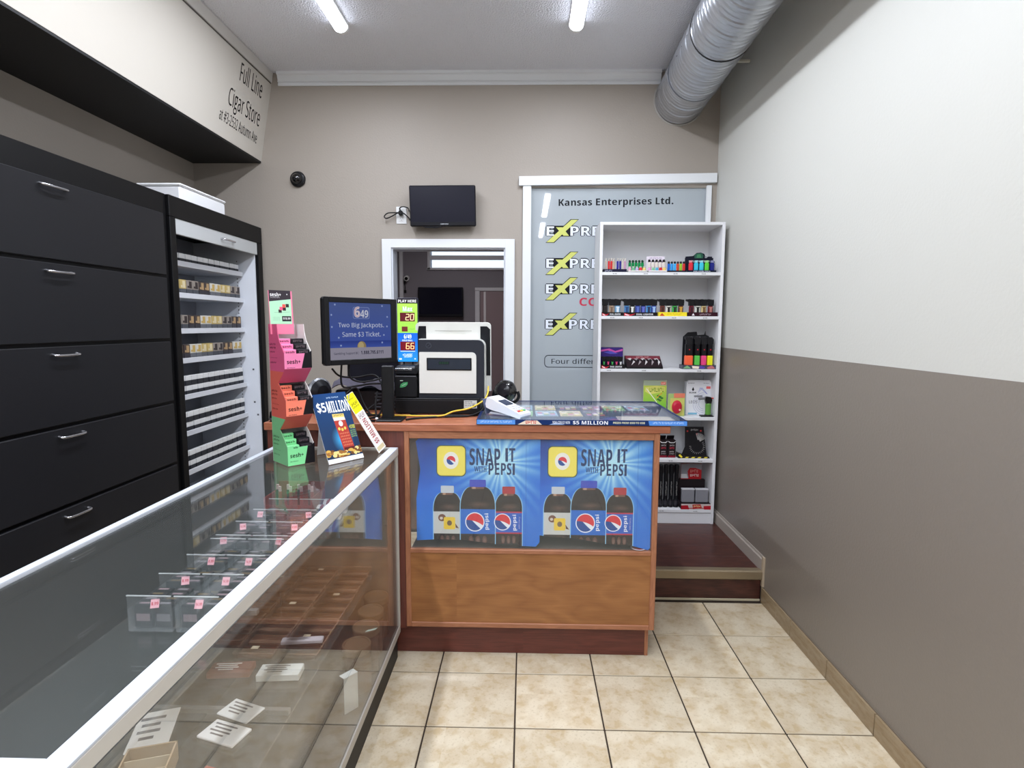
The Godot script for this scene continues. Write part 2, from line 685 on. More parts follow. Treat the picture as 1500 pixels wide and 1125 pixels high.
	sk.box(Vector3(0, 0, 0), Vector3(0.010, 0.085, T - 0.004), 0.0015)
	var skm: StandardMaterial3D = tms[1].duplicate()
	skm.albedo_color = Color(0.72, 0.68, 0.62)
	struct("baseboard_right", bb(Vector3(RX - 0.004, 0, -3.01), Vector3(RX - 0.001, 0.088, FZ)), mat(c8(120, 108, 94), 0.8))
	for j in range(-2, 16):
		if j == -2:
			part(get_node("baseboard_right"), "tile", bb(Vector3(RX - 0.013, 0, -3.006), Vector3(RX - 0.004, 0.085, -2.3249 - T - 0.002), 0.0015), skm)
		else:
			shared(get_node("baseboard_right"), "tile", sk.mesh(), skm, Vector3(RX - 0.0085, 0.0425, -2.3249 + j * T + T / 2))
	struct("trim_1", bb(Vector3(RX - 0.012, 0.088, -3.02), Vector3(RX, PLAT + 0.085, -2.995), 0.002), mat(c8(176, 160, 138), 0.6))
	var bp := MB.new()
	bp.xf = Transform3D(Basis.IDENTITY, Vector3(RX, PLAT, WALL_Z))
	bp.prism(PackedVector2Array([Vector2(0, 0), Vector2(0, 0.085), Vector2(-0.005, 0.085), Vector2(-0.007, 0.072), Vector2(-0.012, 0.066), Vector2(-0.012, 0)]), 0, 4.06 - 3.02)
	struct("baseboard_right_2", bp, mat(c8(168, 158, 148), 0.5))
	# unseen front wall behind the camera: window narrowed to dim its reflection, glass door
	var wf := MB.new()
	for r in [[LX - 0.1, 0.0, -1.2, CEIL], [-1.2, 0.0, 0.15, 0.95], [-1.2, 2.3, 0.15, CEIL], [0.15, 0.0, 0.3, CEIL], [0.3, 2.3, 1.2, CEIL], [1.2, 0.0, RX + 0.1, CEIL]]:
		wf.box(Vector3((r[0] + r[2]) / 2, (r[1] + r[3]) / 2, FZ + 0.075), Vector3(r[2] - r[0], r[3] - r[1], 0.15))
	struct("wall_front", wf, taupe)
	var alu := mat(c8(70, 72, 74), 0.4, 0.6)
	var wfr := MB.new()
	for x in [-1.18, -0.525, 0.13]:
		wfr.box(Vector3(x, 1.625, FZ + 0.07), Vector3(0.05, 1.35, 0.06), 0.004)
	for y in [0.97, 2.28]:
		wfr.box(Vector3(-0.525, y, FZ + 0.07), Vector3(1.35, 0.05, 0.06), 0.004)
	struct("window_2", wfr, alu)
	part(get_node("window_2"), "pane", bb(Vector3(-1.18, 0.97, FZ + 0.066), Vector3(0.13, 2.28, FZ + 0.072)), glass(c8(225, 240, 235), 0.04))
	var dfr := MB.new()
	for x in [0.34, 1.16]:
		dfr.box(Vector3(x, 1.15, FZ + 0.07), Vector3(0.08, 2.3, 0.05), 0.004)
	for y in [0.08, 2.24]:
		dfr.box(Vector3(0.75, y, FZ + 0.07), Vector3(0.8, 0.14, 0.05), 0.004)
	struct("unseen_door_2", dfr, alu)
	part(get_node("unseen_door_2"), "pane", bb(Vector3(0.38, 0.15, FZ + 0.067), Vector3(1.12, 2.17, FZ + 0.073)), glass(c8(225, 240, 235), 0.04))
	struct("pavement", bb(Vector3(-14, -0.25, FZ + 0.15), Vector3(14, -0.03, 20)), mat(c8(168, 164, 158), 0.9))
	# crown moulding
	var cr := MB.new()
	cr.xf = Transform3D(Basis(Vector3.UP, PI / 2), Vector3(-1.70, 0, WALL_Z))
	cr.prism(PackedVector2Array([Vector2(0, 3.115), Vector2(-0.010, 3.115), Vector2(-0.012, 3.128), Vector2(-0.014, 3.126), Vector2(-0.008, 3.130), Vector2(-0.008, 3.136), Vector2(-0.018, 3.138), Vector2(-0.018, 3.144), Vector2(-0.012, 3.147), Vector2(-0.024, 3.174), Vector2(-0.024, 3.178), Vector2(-0.036, 3.182), Vector2(-0.036, 3.2), Vector2(0, 3.2)]), 0, 0.90 + 1.70)
	struct("trim_2", cr, white)
	# casing of the doorway
	var ca := MB.new()
	var zf := WALL_Z
	ca.box(Vector3(-0.974, 1.045, zf + 0.01), Vector3(0.064, 2.09, 0.02), 0.002)
	ca.box(Vector3(-0.111, 1.045, zf + 0.01), Vector3(0.066, 2.09, 0.02), 0.002)
	ca.box(Vector3(-0.542, 2.06, zf + 0.0095), Vector3(0.92, 0.06, 0.019), 0.002)
	struct("trim_3", ca, white)
	var jb := MB.new()
	jb.box(Vector3(-0.938, 1.015, zf - 0.06), Vector3(0.014, 2.03, 0.13), 0.001)
	jb.box(Vector3(-0.147, 1.015, zf - 0.06), Vector3(0.014, 2.03, 0.13), 0.001)
	jb.box(Vector3(-0.5425, 2.028, zf - 0.06), Vector3(0.777, 0.014, 0.13), 0.001)
	struct("door_1", jb, mat(c8(206, 210, 218), 0.45))
	part(get_node("door_1"), "strike_plate", bb(Vector3(-0.1555, 1.755, zf - 0.075), Vector3(-0.1535, 1.855, zf - 0.035)), mat(c8(120, 120, 128), 0.4, 0.8))
	# soffit with its leaning sign board
	var so := MB.new()
	so.prism(PackedVector2Array([Vector2(-1.736, CEIL), Vector2(-1.84, 2.618), Vector2(LX, 2.618), Vector2(LX, CEIL)]), WALL_Z, 0.4)
	struct("soffit", so, mat(c8(196, 190, 180), 0.6))
	var sf: Node3D = get_node("soffit")
	part(sf, "underside", bb(Vector3(LX, 2.606, WALL_Z), Vector3(-1.842, 2.618, 0.4)), mat(c8(26, 26, 28), 0.5), "black painted underside")
	var up := Vector3(-1.736 + 1.84, CEIL - 2.618, 0).normalized()
	var right := Vector3(0, 0, -1)
	var nrm := right.cross(up)
	var ln := (CEIL - 2.618) / up.y
	var le := MB.new()
	le.xf = Transform3D(Basis(right, up, nrm), Vector3(-1.84, 2.618, WALL_Z) + nrm * 0.0015)
	# distances along the board from the back wall and up from its lower edge
	le.txt(letters("Full Line", false), -0.405, 0.377, 0.29, 0.115, 0)
	le.txt(letters("Cigar Store", false), -0.50, 0.168, 0.402, 0.14, 0)
	le.txt(letters("at #3-2532 Autumn Ave", false), -0.575, 0.088, 0.472, 0.066, 0)
	part(sf, "lettering", le, mat(c8(28, 26, 26), 0.5))
	var gr := MB.new()
	gr.xf = le.xf
	gr.box(Vector3(-2.23, ln - 0.072, 0), Vector3(4.44, 0.006, 0.002))
	part(sf, "groove", gr, mat(c8(84, 80, 76), 0.7))
	var tb2 := MB.new()
	tb2.xf = le.xf
	tb2.box(Vector3(-2.23, ln - 0.034, 0.002), Vector3(4.44, 0.066, 0.008), 0.002)
	part(sf, "top_rail", tb2, mat(c8(200, 196, 190), 0.55))
	# glazed sign panel on the back wall
	var fr := MB.new()
	fr.box(Vector3(0.006, (PLAT + 2.45) / 2, zf + 0.012), Vector3(0.058, 2.45 - PLAT, 0.024), 0.002)
	fr.box(Vector3(1.248, (PLAT + 2.45) / 2, zf + 0.012), Vector3(0.033, 2.45 - PLAT, 0.024), 0.002)
	var hd := Basis(Vector3.BACK, 0.0155)
	fr.box(Vector3(0.6225, 2.4885, zf + 0.016), Vector3(1.347, 0.062, 0.032), 0.002, hd)
	struct("trim_4", fr, white)
	var pane := StandardMaterial3D.new()
	pane.albedo_color = c8(162, 170, 175)
	pane.roughness = 0.5
	pane.clearcoat_enabled = true
	pane.clearcoat = 1.0
	pane.clearcoat_roughness = 0.02
	struct("window_1", bb(Vector3(0.0, PLAT, zf - 0.03), Vector3(1.24, 2.47, zf - 0.012)), pane)
	var wn: Node3D = get_node("window_1")
	var zl := zf - 0.0115
	var bk := MB.new()
	# dark lettering
	bk.xf = Transform3D(Basis(Vector3.BACK, 0.016), Vector3(0.225, 2.318, zl))
	bk.txt(letters("Kansas Enterprises Ltd.", true), 0, -0.014, 0.79, 0.064, 0)
	bk.xf = Transform3D(Basis.IDENTITY, Vector3(0, 0, zl))
	bk.txt(letters("Four different", false), 0.188, 1.223, 0.40, 0.038, 0)
	var oy := [2.117, 1.896, 1.719, 1.472]
	for y in oy:
		for q in 4:
			var dx := [-0.006, 0.006, 0.0, 0.0][q] as float
			var dy := [0.0, 0.0, -0.004, 0.006][q] as float
			bk.txt(letters("E", true), 0.143 + dx, y + dy, 0.052, 0.064, 0)
			bk.txt(letters("PRESS", true), 0.309 + dx, y + dy, 0.335, 0.064, 0)
		bk.quad(Vector3(0.19, y - 0.005, 0), Vector3(0.315, y - 0.005, 0), Vector3(0.315, y + 0.069, 0), Vector3(0.19, y + 0.069, 0))
		var o := 0.004
		bk.quad(Vector3(0.143 - o * 1.6, y - 0.044 - o, 0.0004), Vector3(0.194 + o, y - 0.044 - o, 0.0004), Vector3(0.361 + o * 1.6, y + 0.109 + o, 0.0004), Vector3(0.314 - o, y + 0.109 + o, 0.0004))
	for r in [[0.165, 1.281, 0.52, 0.005], [0.165, 1.1965, 0.52, 0.005], [0.137, 1.224, 0.005, 0.033]]:
		bk.quad(Vector3(r[0], r[1], 0), Vector3(r[0] + r[2], r[1], 0), Vector3(r[0] + r[2], r[1] + r[3], 0), Vector3(r[0], r[1] + r[3], 0))
	for s in 2:
		for k in 6:
			var a0 := PI / 2 + k * PI / 12 if s == 0 else PI + k * PI / 12
			var a1 := a0 + PI / 12
			var cc := Vector3(0.166, 1.257 if s == 0 else 1.2255, 0)
			var d0 := Vector3(cos(a0), sin(a0), 0)
			var d1 := Vector3(cos(a1), sin(a1), 0)
			bk.quadn(cc + d0 * 0.024, cc + d0 * 0.029, cc + d1 * 0.029, cc + d1 * 0.024, Vector3.BACK)
	part(wn, "dark_lettering", bk, mat(c8(12, 14, 22), 0.6))
	var wl := MB.new()
	wl.xf = bk.xf
	for y in oy:
		wl.txt(letters("E", true), 0.143, y, 0.052, 0.064, 0.0006)
		wl.txt(letters("PRESS", true), 0.309, y, 0.335, 0.064, 0.0006)
	part(wn, "white_lettering", wl, mat(c8(225, 230, 238), 0.4))
	var yl := MB.new()
	yl.xf = bk.xf
	for y in oy:
		yl.quad(Vector3(0.143, y - 0.044, 0.001), Vector3(0.194, y - 0.044, 0.001), Vector3(0.361, y + 0.109, 0.001), Vector3(0.314, y + 0.109, 0.001))
		yl.quad(Vector3(0.261, y, 0.0016), Vector3(0.3, y, 0.0016), Vector3(0.252, y + 0.058, 0.0016), Vector3(0.208, y + 0.058, 0.0016))
	part(wn, "yellow_mark", yl, mat(c8(204, 208, 112), 0.4))
	var rd := MB.new()
	rd.xf = bk.xf
	rd.txt(letters("CO", true), 0.38, 1.634, 0.125, 0.056, 0.0004)
	part(wn, "red_lettering", rd, mat(c8(196, 52, 76), 0.4))

func build_office() -> void:
	var zb := -7.8
	var grey := mat(c8(134, 128, 133), 0.6)
	var white := mat(c8(214, 212, 214), 0.45)
	struct("floor_office", bb(Vector3(-1.85, -0.12, zb - 0.15), Vector3(1.5, 0.0, WALL_Z - 0.0)), mat(c8(110, 84, 66), 0.5))
	struct("ceiling_office", bb(Vector3(-1.85, 2.85, zb - 0.15), Vector3(1.5, 2.97, WALL_Z - 0.12)), mat(c8(190, 190, 192), 0.8))
	struct("wall_office_left", bb(Vector3(-1.85, 0, zb), Vector3(-1.70, 2.85, WALL_Z - 0.12)), grey)
	struct("wall_office_right", bb(Vector3(1.4, 0, zb), Vector3(1.5, 2.85, WALL_Z - 0.12)), grey)
	var w := MB.new()
	# window opening x -1.29 .. 0.3, y 2.255 .. 2.56
	for r in [[-1.85, 0.0, 1.5, 2.25], [-1.85, 2.56, 1.5, 2.85], [-1.85, 2.25, -1.29, 2.56], [0.3, 2.25, 1.5, 2.56]]:
		w.box(Vector3((r[0] + r[2]) / 2, (r[1] + r[3]) / 2, zb - 0.075), Vector3(r[2] - r[0], r[3] - r[1], 0.15))
	struct("wall_office_rear", w, grey)
	var f := MB.new()
	f.box(Vector3(-0.5, 2.242, zb + 0.012), Vector3(1.66, 0.03, 0.03), 0.002)
	f.box(Vector3(-0.5, 2.575, zb + 0.012), Vector3(1.66, 0.03, 0.03), 0.002)
	f.box(Vector3(-1.305, 2.41, zb + 0.012), Vector3(0.036, 0.36, 0.03), 0.002)
	f.box(Vector3(0.315, 2.41, zb + 0.012), Vector3(0.036, 0.36, 0.03), 0.002)
	struct("window_3", f, white)
	part(get_node("window_3"), "glazing_bar", bb(Vector3(-1.29, 2.366, zb - 0.05), Vector3(0.3, 2.424, zb - 0.01), 0.003), white)
	part(get_node("window_3"), "pane", bb(Vector3(-1.29, 2.25, zb - 0.036), Vector3(0.3, 2.56, zb - 0.03)), glass(c8(230, 240, 240), 0.04))
	struct("trim_5", bb(Vector3(-1.70, 0, zb), Vector3(-1.652, 2.85, zb + 0.05), 0.004), white)
	var dc := MB.new()
	dc.box(Vector3(-0.65, 0.98, zb + 0.012), Vector3(0.062, 1.96, 0.024), 0.002)
	dc.box(Vector3(-0.2, 1.972, zb + 0.012), Vector3(0.966, 0.045, 0.024), 0.002)
	dc.box(Vector3(0.25, 0.98, zb + 0.012), Vector3(0.062, 1.96, 0.024), 0.002)
	struct("trim_6", dc, white)
	struct("door_3", bb(Vector3(-0.612, 0.0, zb + 0.001), Vector3(0.215, 1.948, zb + 0.01), 0.002), mat(c8(152, 132, 134), 0.4))
	part(get_node("door_3"), "edge_strip", bb(Vector3(-0.566, 0.0, zb + 0.01), Vector3(-0.535, 1.94, zb + 0.018), 0.002), mat(c8(226, 220, 220), 0.4))
	struct("alley_ground", bb(Vector3(-8, -0.3, zb - 8), Vector3(8, -0.1, zb - 0.15)), mat(c8(150, 148, 142), 0.9))
	# office television
	var tv := thing("television", "switched-off black television on the office wall seen through the doorway", "television", Vector3(-1.14, 1.8, zb + 0.06))
	part(tv, "casing", bb(Vector3(-0.305, -0.2, -0.02), Vector3(0.3, 0.195, 0.02), 0.008), mat(c8(22, 22, 28), 0.4))
	part(tv, "screen", bb(Vector3(-0.285, -0.165, 0.02), Vector3(0.285, 0.18, 0.022), 0.001), mat(c8(20, 20, 34), 0.15))
	part(tv, "bracket", bb(Vector3(-0.12, -0.1, -0.06), Vector3(0.12, 0.1, -0.02), 0.004), mat(c8(20, 20, 20), 0.5))
	var sc := thing("security_camera", "small white security camera on the office wall beyond the doorway", "camera", Vector3(-1.60, 2.12, zb))
	var cb := MB.new()
	cb.cyl(Vector3(0, 0, 0.0), Vector3(0, 0, 0.03), 0.03, 16)
	part(sc, "base", cb, mat(c8(216, 214, 210), 0.5))
	var ch := MB.new()
	ch.cyl(Vector3(0, 0, 0.03), Vector3(0.005, -0.015, 0.1), 0.034, 16)
	part(sc, "body", ch, mat(c8(222, 220, 216), 0.4))
	var cl := MB.new()
	cl.cyl(Vector3(0.005, -0.015, 0.1), Vector3(0.006, -0.016, 0.105), 0.022, 16)
	part(sc, "lens", cl, mat(c8(14, 14, 14), 0.1))
	var cc := MB.new()
	cc.tube([Vector3(-0.02, -0.02, 0.01), Vector3(-0.035, -0.07, 0.012), Vector3(-0.03, -0.13, 0.012), Vector3(-0.035, -0.19, 0.012)], 0.006, 6)
	cc.box(Vector3(-0.03, -0.18, 0.014), Vector3(0.03, 0.04, 0.02), 0.004)
	part(sc, "lead", cc, mat(c8(18, 18, 18), 0.5))

# ---------------------------------------------------------------- the wooden counter
func build_counter() -> void:
	var oak := wood_tex(c8(140, 90, 50), c8(168, 114, 66), 31, 5.0, 0.4)
	var edge := wood_tex(c8(148, 94, 66), c8(182, 124, 90), 37, 10.0, 0.7)
	var cherry := wood_tex(c8(84, 42, 34), c8(118, 62, 50), 41, 6.0, 0.7)
	var oak_m := tri_mat(itex(oak), 1.0, 0.38, false, Vector3(0.3, 0.13, 0))
	var top_m := tri_mat(itex(wood_tex(c8(142, 82, 58), c8(184, 116, 84), 33, 8.0, 0.6)), 0.9, 0.35)
	var edge_m := tri_mat(itex(edge), 1.6, 0.4)
	var edge_v := tri_mat(itex(turned(edge)), 1.6, 0.4)
	var che_m := tri_mat(itex(cherry), 1.1, 0.4)
	var che_v := tri_mat(itex(turned(cherry)), 1.1, 0.4)
	var o := thing("counter", "orange-brown wooden service counter with a glazed poster front, middle of the shop", "counter")
	var zf := -2.445
	# worktop
	part(o, "worktop", bb(Vector3(-1.14, 1.036, -3.06), Vector3(0.628, CT, zf + 0.01), 0.003), top_m)
	# cherry body panels
	part(o, "front_panel", bb(Vector3(-1.13, 0.13, zf - 0.012), Vector3(-0.527, 1.036, zf - 0.002), 0.001), che_v, "dark cherry front panel behind the showcase end")
	part(o, "side_panel", bb(Vector3(-1.13, 0.0, -3.05), Vector3(-1.112, 1.036, zf - 0.012), 0.001), che_v)
	part(o, "side_panel", bb(Vector3(0.568, 0.14, -3.05), Vector3(0.586, 1.036, zf - 0.02), 0.001), edge_v)
	part(o, "kick_plate", bb(Vector3(-1.13, 0.0, -2.496), Vector3(0.552, 0.14, -2.48), 0.001), che_m)
	part(o, "kick_end", bb(Vector3(0.552, 0.0, -3.0), Vector3(0.568, 0.14, -2.478), 0.001), edge_v)
	# light frame of the display front
	for x in [[-0.527, -0.505], [0.562, 0.586]]:
		part(o, "stile", bb(Vector3(x[0], 0.14, zf - 0.02), Vector3(x[1], 1.036, zf + 0.002), 0.002), edge_v)
	for y in [[0.14, 0.162], [0.486, 0.505], [1.004, 1.036]]:
		part(o, "rail", bb(Vector3(-0.505, y[0], zf - 0.02), Vector3(0.562, y[1], zf + 0.002), 0.002), edge_m)
	part(o, "lower_panel", bb(Vector3(-0.505, 0.162, zf - 0.014), Vector3(0.562, 0.486, zf - 0.004)), oak_m)
	var pane_m := glass(c8(215, 230, 230), 0.03, 0.38)
	part(o, "glass_pane", bb(Vector3(-0.505, 0.505, zf - 0.012), Vector3(0.562, 1.004, zf - 0.008)), pane_m)
	# the box behind the pane
	part(o, "display_floor", bb(Vector3(-0.505, 0.49, -2.75), Vector3(0.562, 0.5, zf - 0.02)), mat(c8(120, 112, 104), 0.6))
	part(o, "display_back", bb(Vector3(-0.527, 0.49, -2.76), Vector3(0.568, 1.036, -2.75)), mat(c8(112, 106, 100), 0.7))
	# posters taped behind the glass
	var t := poster_tex()
	var pm := printed(t, 0.5)
	var w := 0.548
	var h := 0.497
	var shapes := [
		[[0.03, 1.0], [1.0, 1.0], [1.0, 0.06], [0.97, 0.02], [0.83, 0.025], [0.82, 0.05], [0.66, 0.035], [0.38, 0.075], [0.14, 0.075], [0.0, 0.065], [0.0, 0.45], [0.035, 0.72], [0.0, 0.97]],
		[[0.0, 1.0], [1.0, 1.0], [1.0, 0.02], [0.985, 0.0], [0.83, 0.045], [0.65, 0.05], [0.4, 0.1], [0.2, 0.11], [0.06, 0.13], [0.06, 0.105], [0.0, 0.1]]]
	for i in 2:
		var b := MB.new()
		var poly := PackedVector2Array()
		for q in shapes[i]:
			poly.append(Vector2(q[0] * w, q[1] * h))
		b.prism(poly, -0.0006, 0.0, Rect2(0, 0, w, h))
		var po := thing("poster", ["blue soft drink poster with three bottles, left one, its torn edge against the left frame", "blue soft drink poster with three bottles, right one, its corner curled at the bottom right"][i], "poster", Vector3([-0.478, 0.012][i], [0.506, 0.5065][i], zf - 0.0135 - i * 0.0008), 0, "drink posters in the counter front")
		part(po, "sheet", b, pm)
	var lb := MB.new()
	lb.lathe([Vector2(0, 0.002), Vector2(0.034, 0.001), Vector2(0.034, 0)], 20, Vector3(0, 0, 0))
	var lo := thing("paper_label", "red oval paper label fallen in the bottom right corner of the counter display", "label", Vector3(0.512, 0.5095, zf - 0.035))
	part(lo, "rim", lb, mat(c8(214, 200, 200), 0.5))
	var l2 := MB.new()
	l2.lathe([Vector2(0, 0.003), Vector2(0.028, 0.0025), Vector2(0.028, 0.0015)], 20)
	part(lo, "print", l2, mat(c8(140, 24, 34), 0.5))

func globe(c: Canvas, x: float, y: float, r: float) -> void:
	var red := c8(222, 44, 54)
	var blu := c8(16, 72, 150)
	c.ell(x, y, r * 1.12, r * 1.12, c8(240, 244, 250))
	# red above, blue below a white wave leaning up to the right
	for yy in range(int((y - r) * 2), int((y + r) * 2) + 1):
		var ty := (yy + 0.5 - y * 2) / (r * 2)
		if absf(ty) >= 1.0:
			continue
		var hw := sqrt(1.0 - ty * ty)
		for xx in range(int((x - hw * r) * 2), int((x + hw * r) * 2)):
			var tx := (xx + 0.5 - x * 2) / (r * 2)
			var a := tx * 0.86 + ty * 0.5      # along the wave
			var b := -tx * 0.5 + ty * 0.86     # across it
			var w1 := 0.02 - 0.22 * a + 0.18 * a * a - 0.1
			var w2 := 0.12 + 0.28 * a - 0.05 * a * a
			if b < w1:
				c.im.set_pixel(xx, yy, red)
			elif b > w2 + 0.0:
				c.im.set_pixel(xx, yy, blu)

func bottle(c: Canvas, x: float, w: float, cap_y: float, lab_y: float, lab_h: float, bot: float, cap: Color, lab: Color) -> void:
	var sh := cap_y + 58.0
	# glow outline, dark shoulders, label, base
	for pass_ in 2:
		var g := 7.0 if pass_ == 0 else 0.0
		var pts := PackedVector2Array([Vector2(x - w * 0.19 - g, sh)])
		for k in 9:
			var t := (k + 1) / 9.0
			pts.append(Vector2(x - lerpf(w * 0.19, w * 0.5, sin(t * PI / 2)) - g, sh + (lab_y - 20 - sh) * (1.0 - cos(t * PI / 2))))
		pts.append(Vector2(x - w * 0.5 - g, bot))
		pts.append(Vector2(x + w * 0.5 + g, bot))
		for k in 9:
			var t := 1.0 - k / 9.0
			pts.append(Vector2(x + lerpf(w * 0.19, w * 0.5, sin(t * PI / 2)) + g, sh + (lab_y - 20 - sh) * (1.0 - cos(t * PI / 2))))
		pts.append(Vector2(x + w * 0.19 + g, sh))
		c.poly(pts, c8(150, 205, 240) if pass_ == 0 else c8(40, 26, 22))
	for k in 6:
		c.ell(x + w * 0.05, lab_y - 38, w * 0.4 - k * w * 0.06, 34 - k * 5.5, c8(46 + k * 9, 31 + k * 7, 26 + k * 6))
	c.rect(x - w * 0.19, sh - 4, w * 0.38, 22, c8(120, 80, 64))
	c.rect(x - w * 0.16, sh, w * 0.1, 18, c8(190, 150, 120))
	c.rrect(x - w * 0.235, cap_y, w * 0.47, 60, 8, cap)
	for k in 8:
		c.rect(x - w * 0.21 + k * w * 0.055, cap_y + 10, 2.5, 36, cap.lightened(0.14))
	c.rect(x - w * 0.5, lab_y, w, lab_h, lab)
	for k in 3:
		c.ell(x - w * 0.2 + k * w * 0.2, lab_y + lab_h + 50, w * 0.07, 34, c8(98, 66, 58))
		c.ell(x - w * 0.2 + k * w * 0.2, lab_y + lab_h + 56, w * 0.04, 20, c8(120, 90, 78))

func poster_tex() -> ImageTexture:
	var c := Canvas.new(1025, 905, c8(28, 112, 208))
	# printed burst of light behind the slogan
	for y in 905:
		for x in range(0, 1025):
			var p := Vector2(x, y)
			var d := p - Vector2(700, 190)
			var r := d.length()
			var an := d.angle()
			var ray := 0.5 + 0.5 * sin(an * 23.0 + sin(an * 7.0) * 2.0)
			var k := clampf(1.0 - r / 500.0, 0, 1)
			k = k * k * 1.0 + clampf(1.0 - r / 640.0, 0, 1) * ray * 0.5
			var e := clampf((420.0 - p.distance_to(Vector2(90, 20))) / 420.0, 0, 1)
			var col := c8(20, 106, 214).lerp(c8(10, 48, 132), e * 0.85).lerp(c8(190, 236, 248), clampf(k, 0, 1))
			col = col.lerp(c8(70, 150, 226), clampf((y - 380) / 900.0, 0, 0.3))
			c.im.fill_rect(Rect2i(x * 2, y * 2, 2, 2), col)
	# yellow badge with the round emblem
	c.rrect(168, 56, 246, 256, 40, c8(60, 78, 60))
	c.rrect(175, 63, 232, 242, 36, c8(242, 224, 84))
	c.rrect(182, 70, 218, 228, 32, c8(246, 230, 96))
	c.ell(290, 180, 62, 70, c8(244, 242, 232))
	globe(c, 290, 180, 36)
	var navy := c8(10, 40, 92)
	c.text(letters("SNAP", true), 442, 80, 254, 138, navy)
	c.rect(738, 76, 21, 110, navy)
	c.text(letters("T", true), 768, 76, 50, 110, navy)
	c.text(letters("WITH", true), 482, 226, 100, 42, c8(16, 56, 112))
	c.line(Vector2(482, 282), Vector2(584, 268), 4, c8(40, 96, 160))
	c.text(letters("PEPS", true), 600, 198, 188, 96, navy)
	c.rect(798, 200, 18, 94, navy)
	bottle(c, 258, 232, 388, 602, 184, 905, c8(200, 208, 214), c8(206, 208, 204))
	c.ell(212, 654, 32, 30, c8(116, 72, 54))
	c.ell(206, 658, 13, 12, c8(216, 204, 190))
	c.rrect(226, 648, 96, 102, 12, c8(240, 206, 60))
	c.ell(274, 698, 20, 22, c8(120, 96, 70))
	c.poly(PackedVector2Array([Vector2(322, 700), Vector2(352, 742), Vector2(326, 736)]), c8(90, 50, 40))
	bottle(c, 766, 224, 390, 596, 186, 905, c8(176, 44, 52), c8(42, 96, 196))
	c.rect(654, 596, 224, 12, c8(190, 50, 80))
	c.rect(654, 770, 224, 12, c8(190, 50, 80))
	bottle(c, 510, 286, 336, 580, 206, 905, c8(56, 72, 190), c8(28, 108, 204))
	globe(c, 486, 686, 72)
	globe(c, 716, 684, 63)
	c.text(letters("pepsi", true), 566, 614, 42, 136, c8(244, 246, 250), true)
	c.text(letters("pepsi", true), 798, 622, 40, 132, c8(244, 246, 250), true)
	c.text(letters("wild cherry", false), 848, 640, 16, 100, c8(230, 210, 225), true)
	# fold lines of the sheet
	c.rect(908, 0, 2, 905, c8(24, 90, 180))
	c.rect(936, 0, 1.5, 905, c8(60, 140, 220))
	return c.tex()

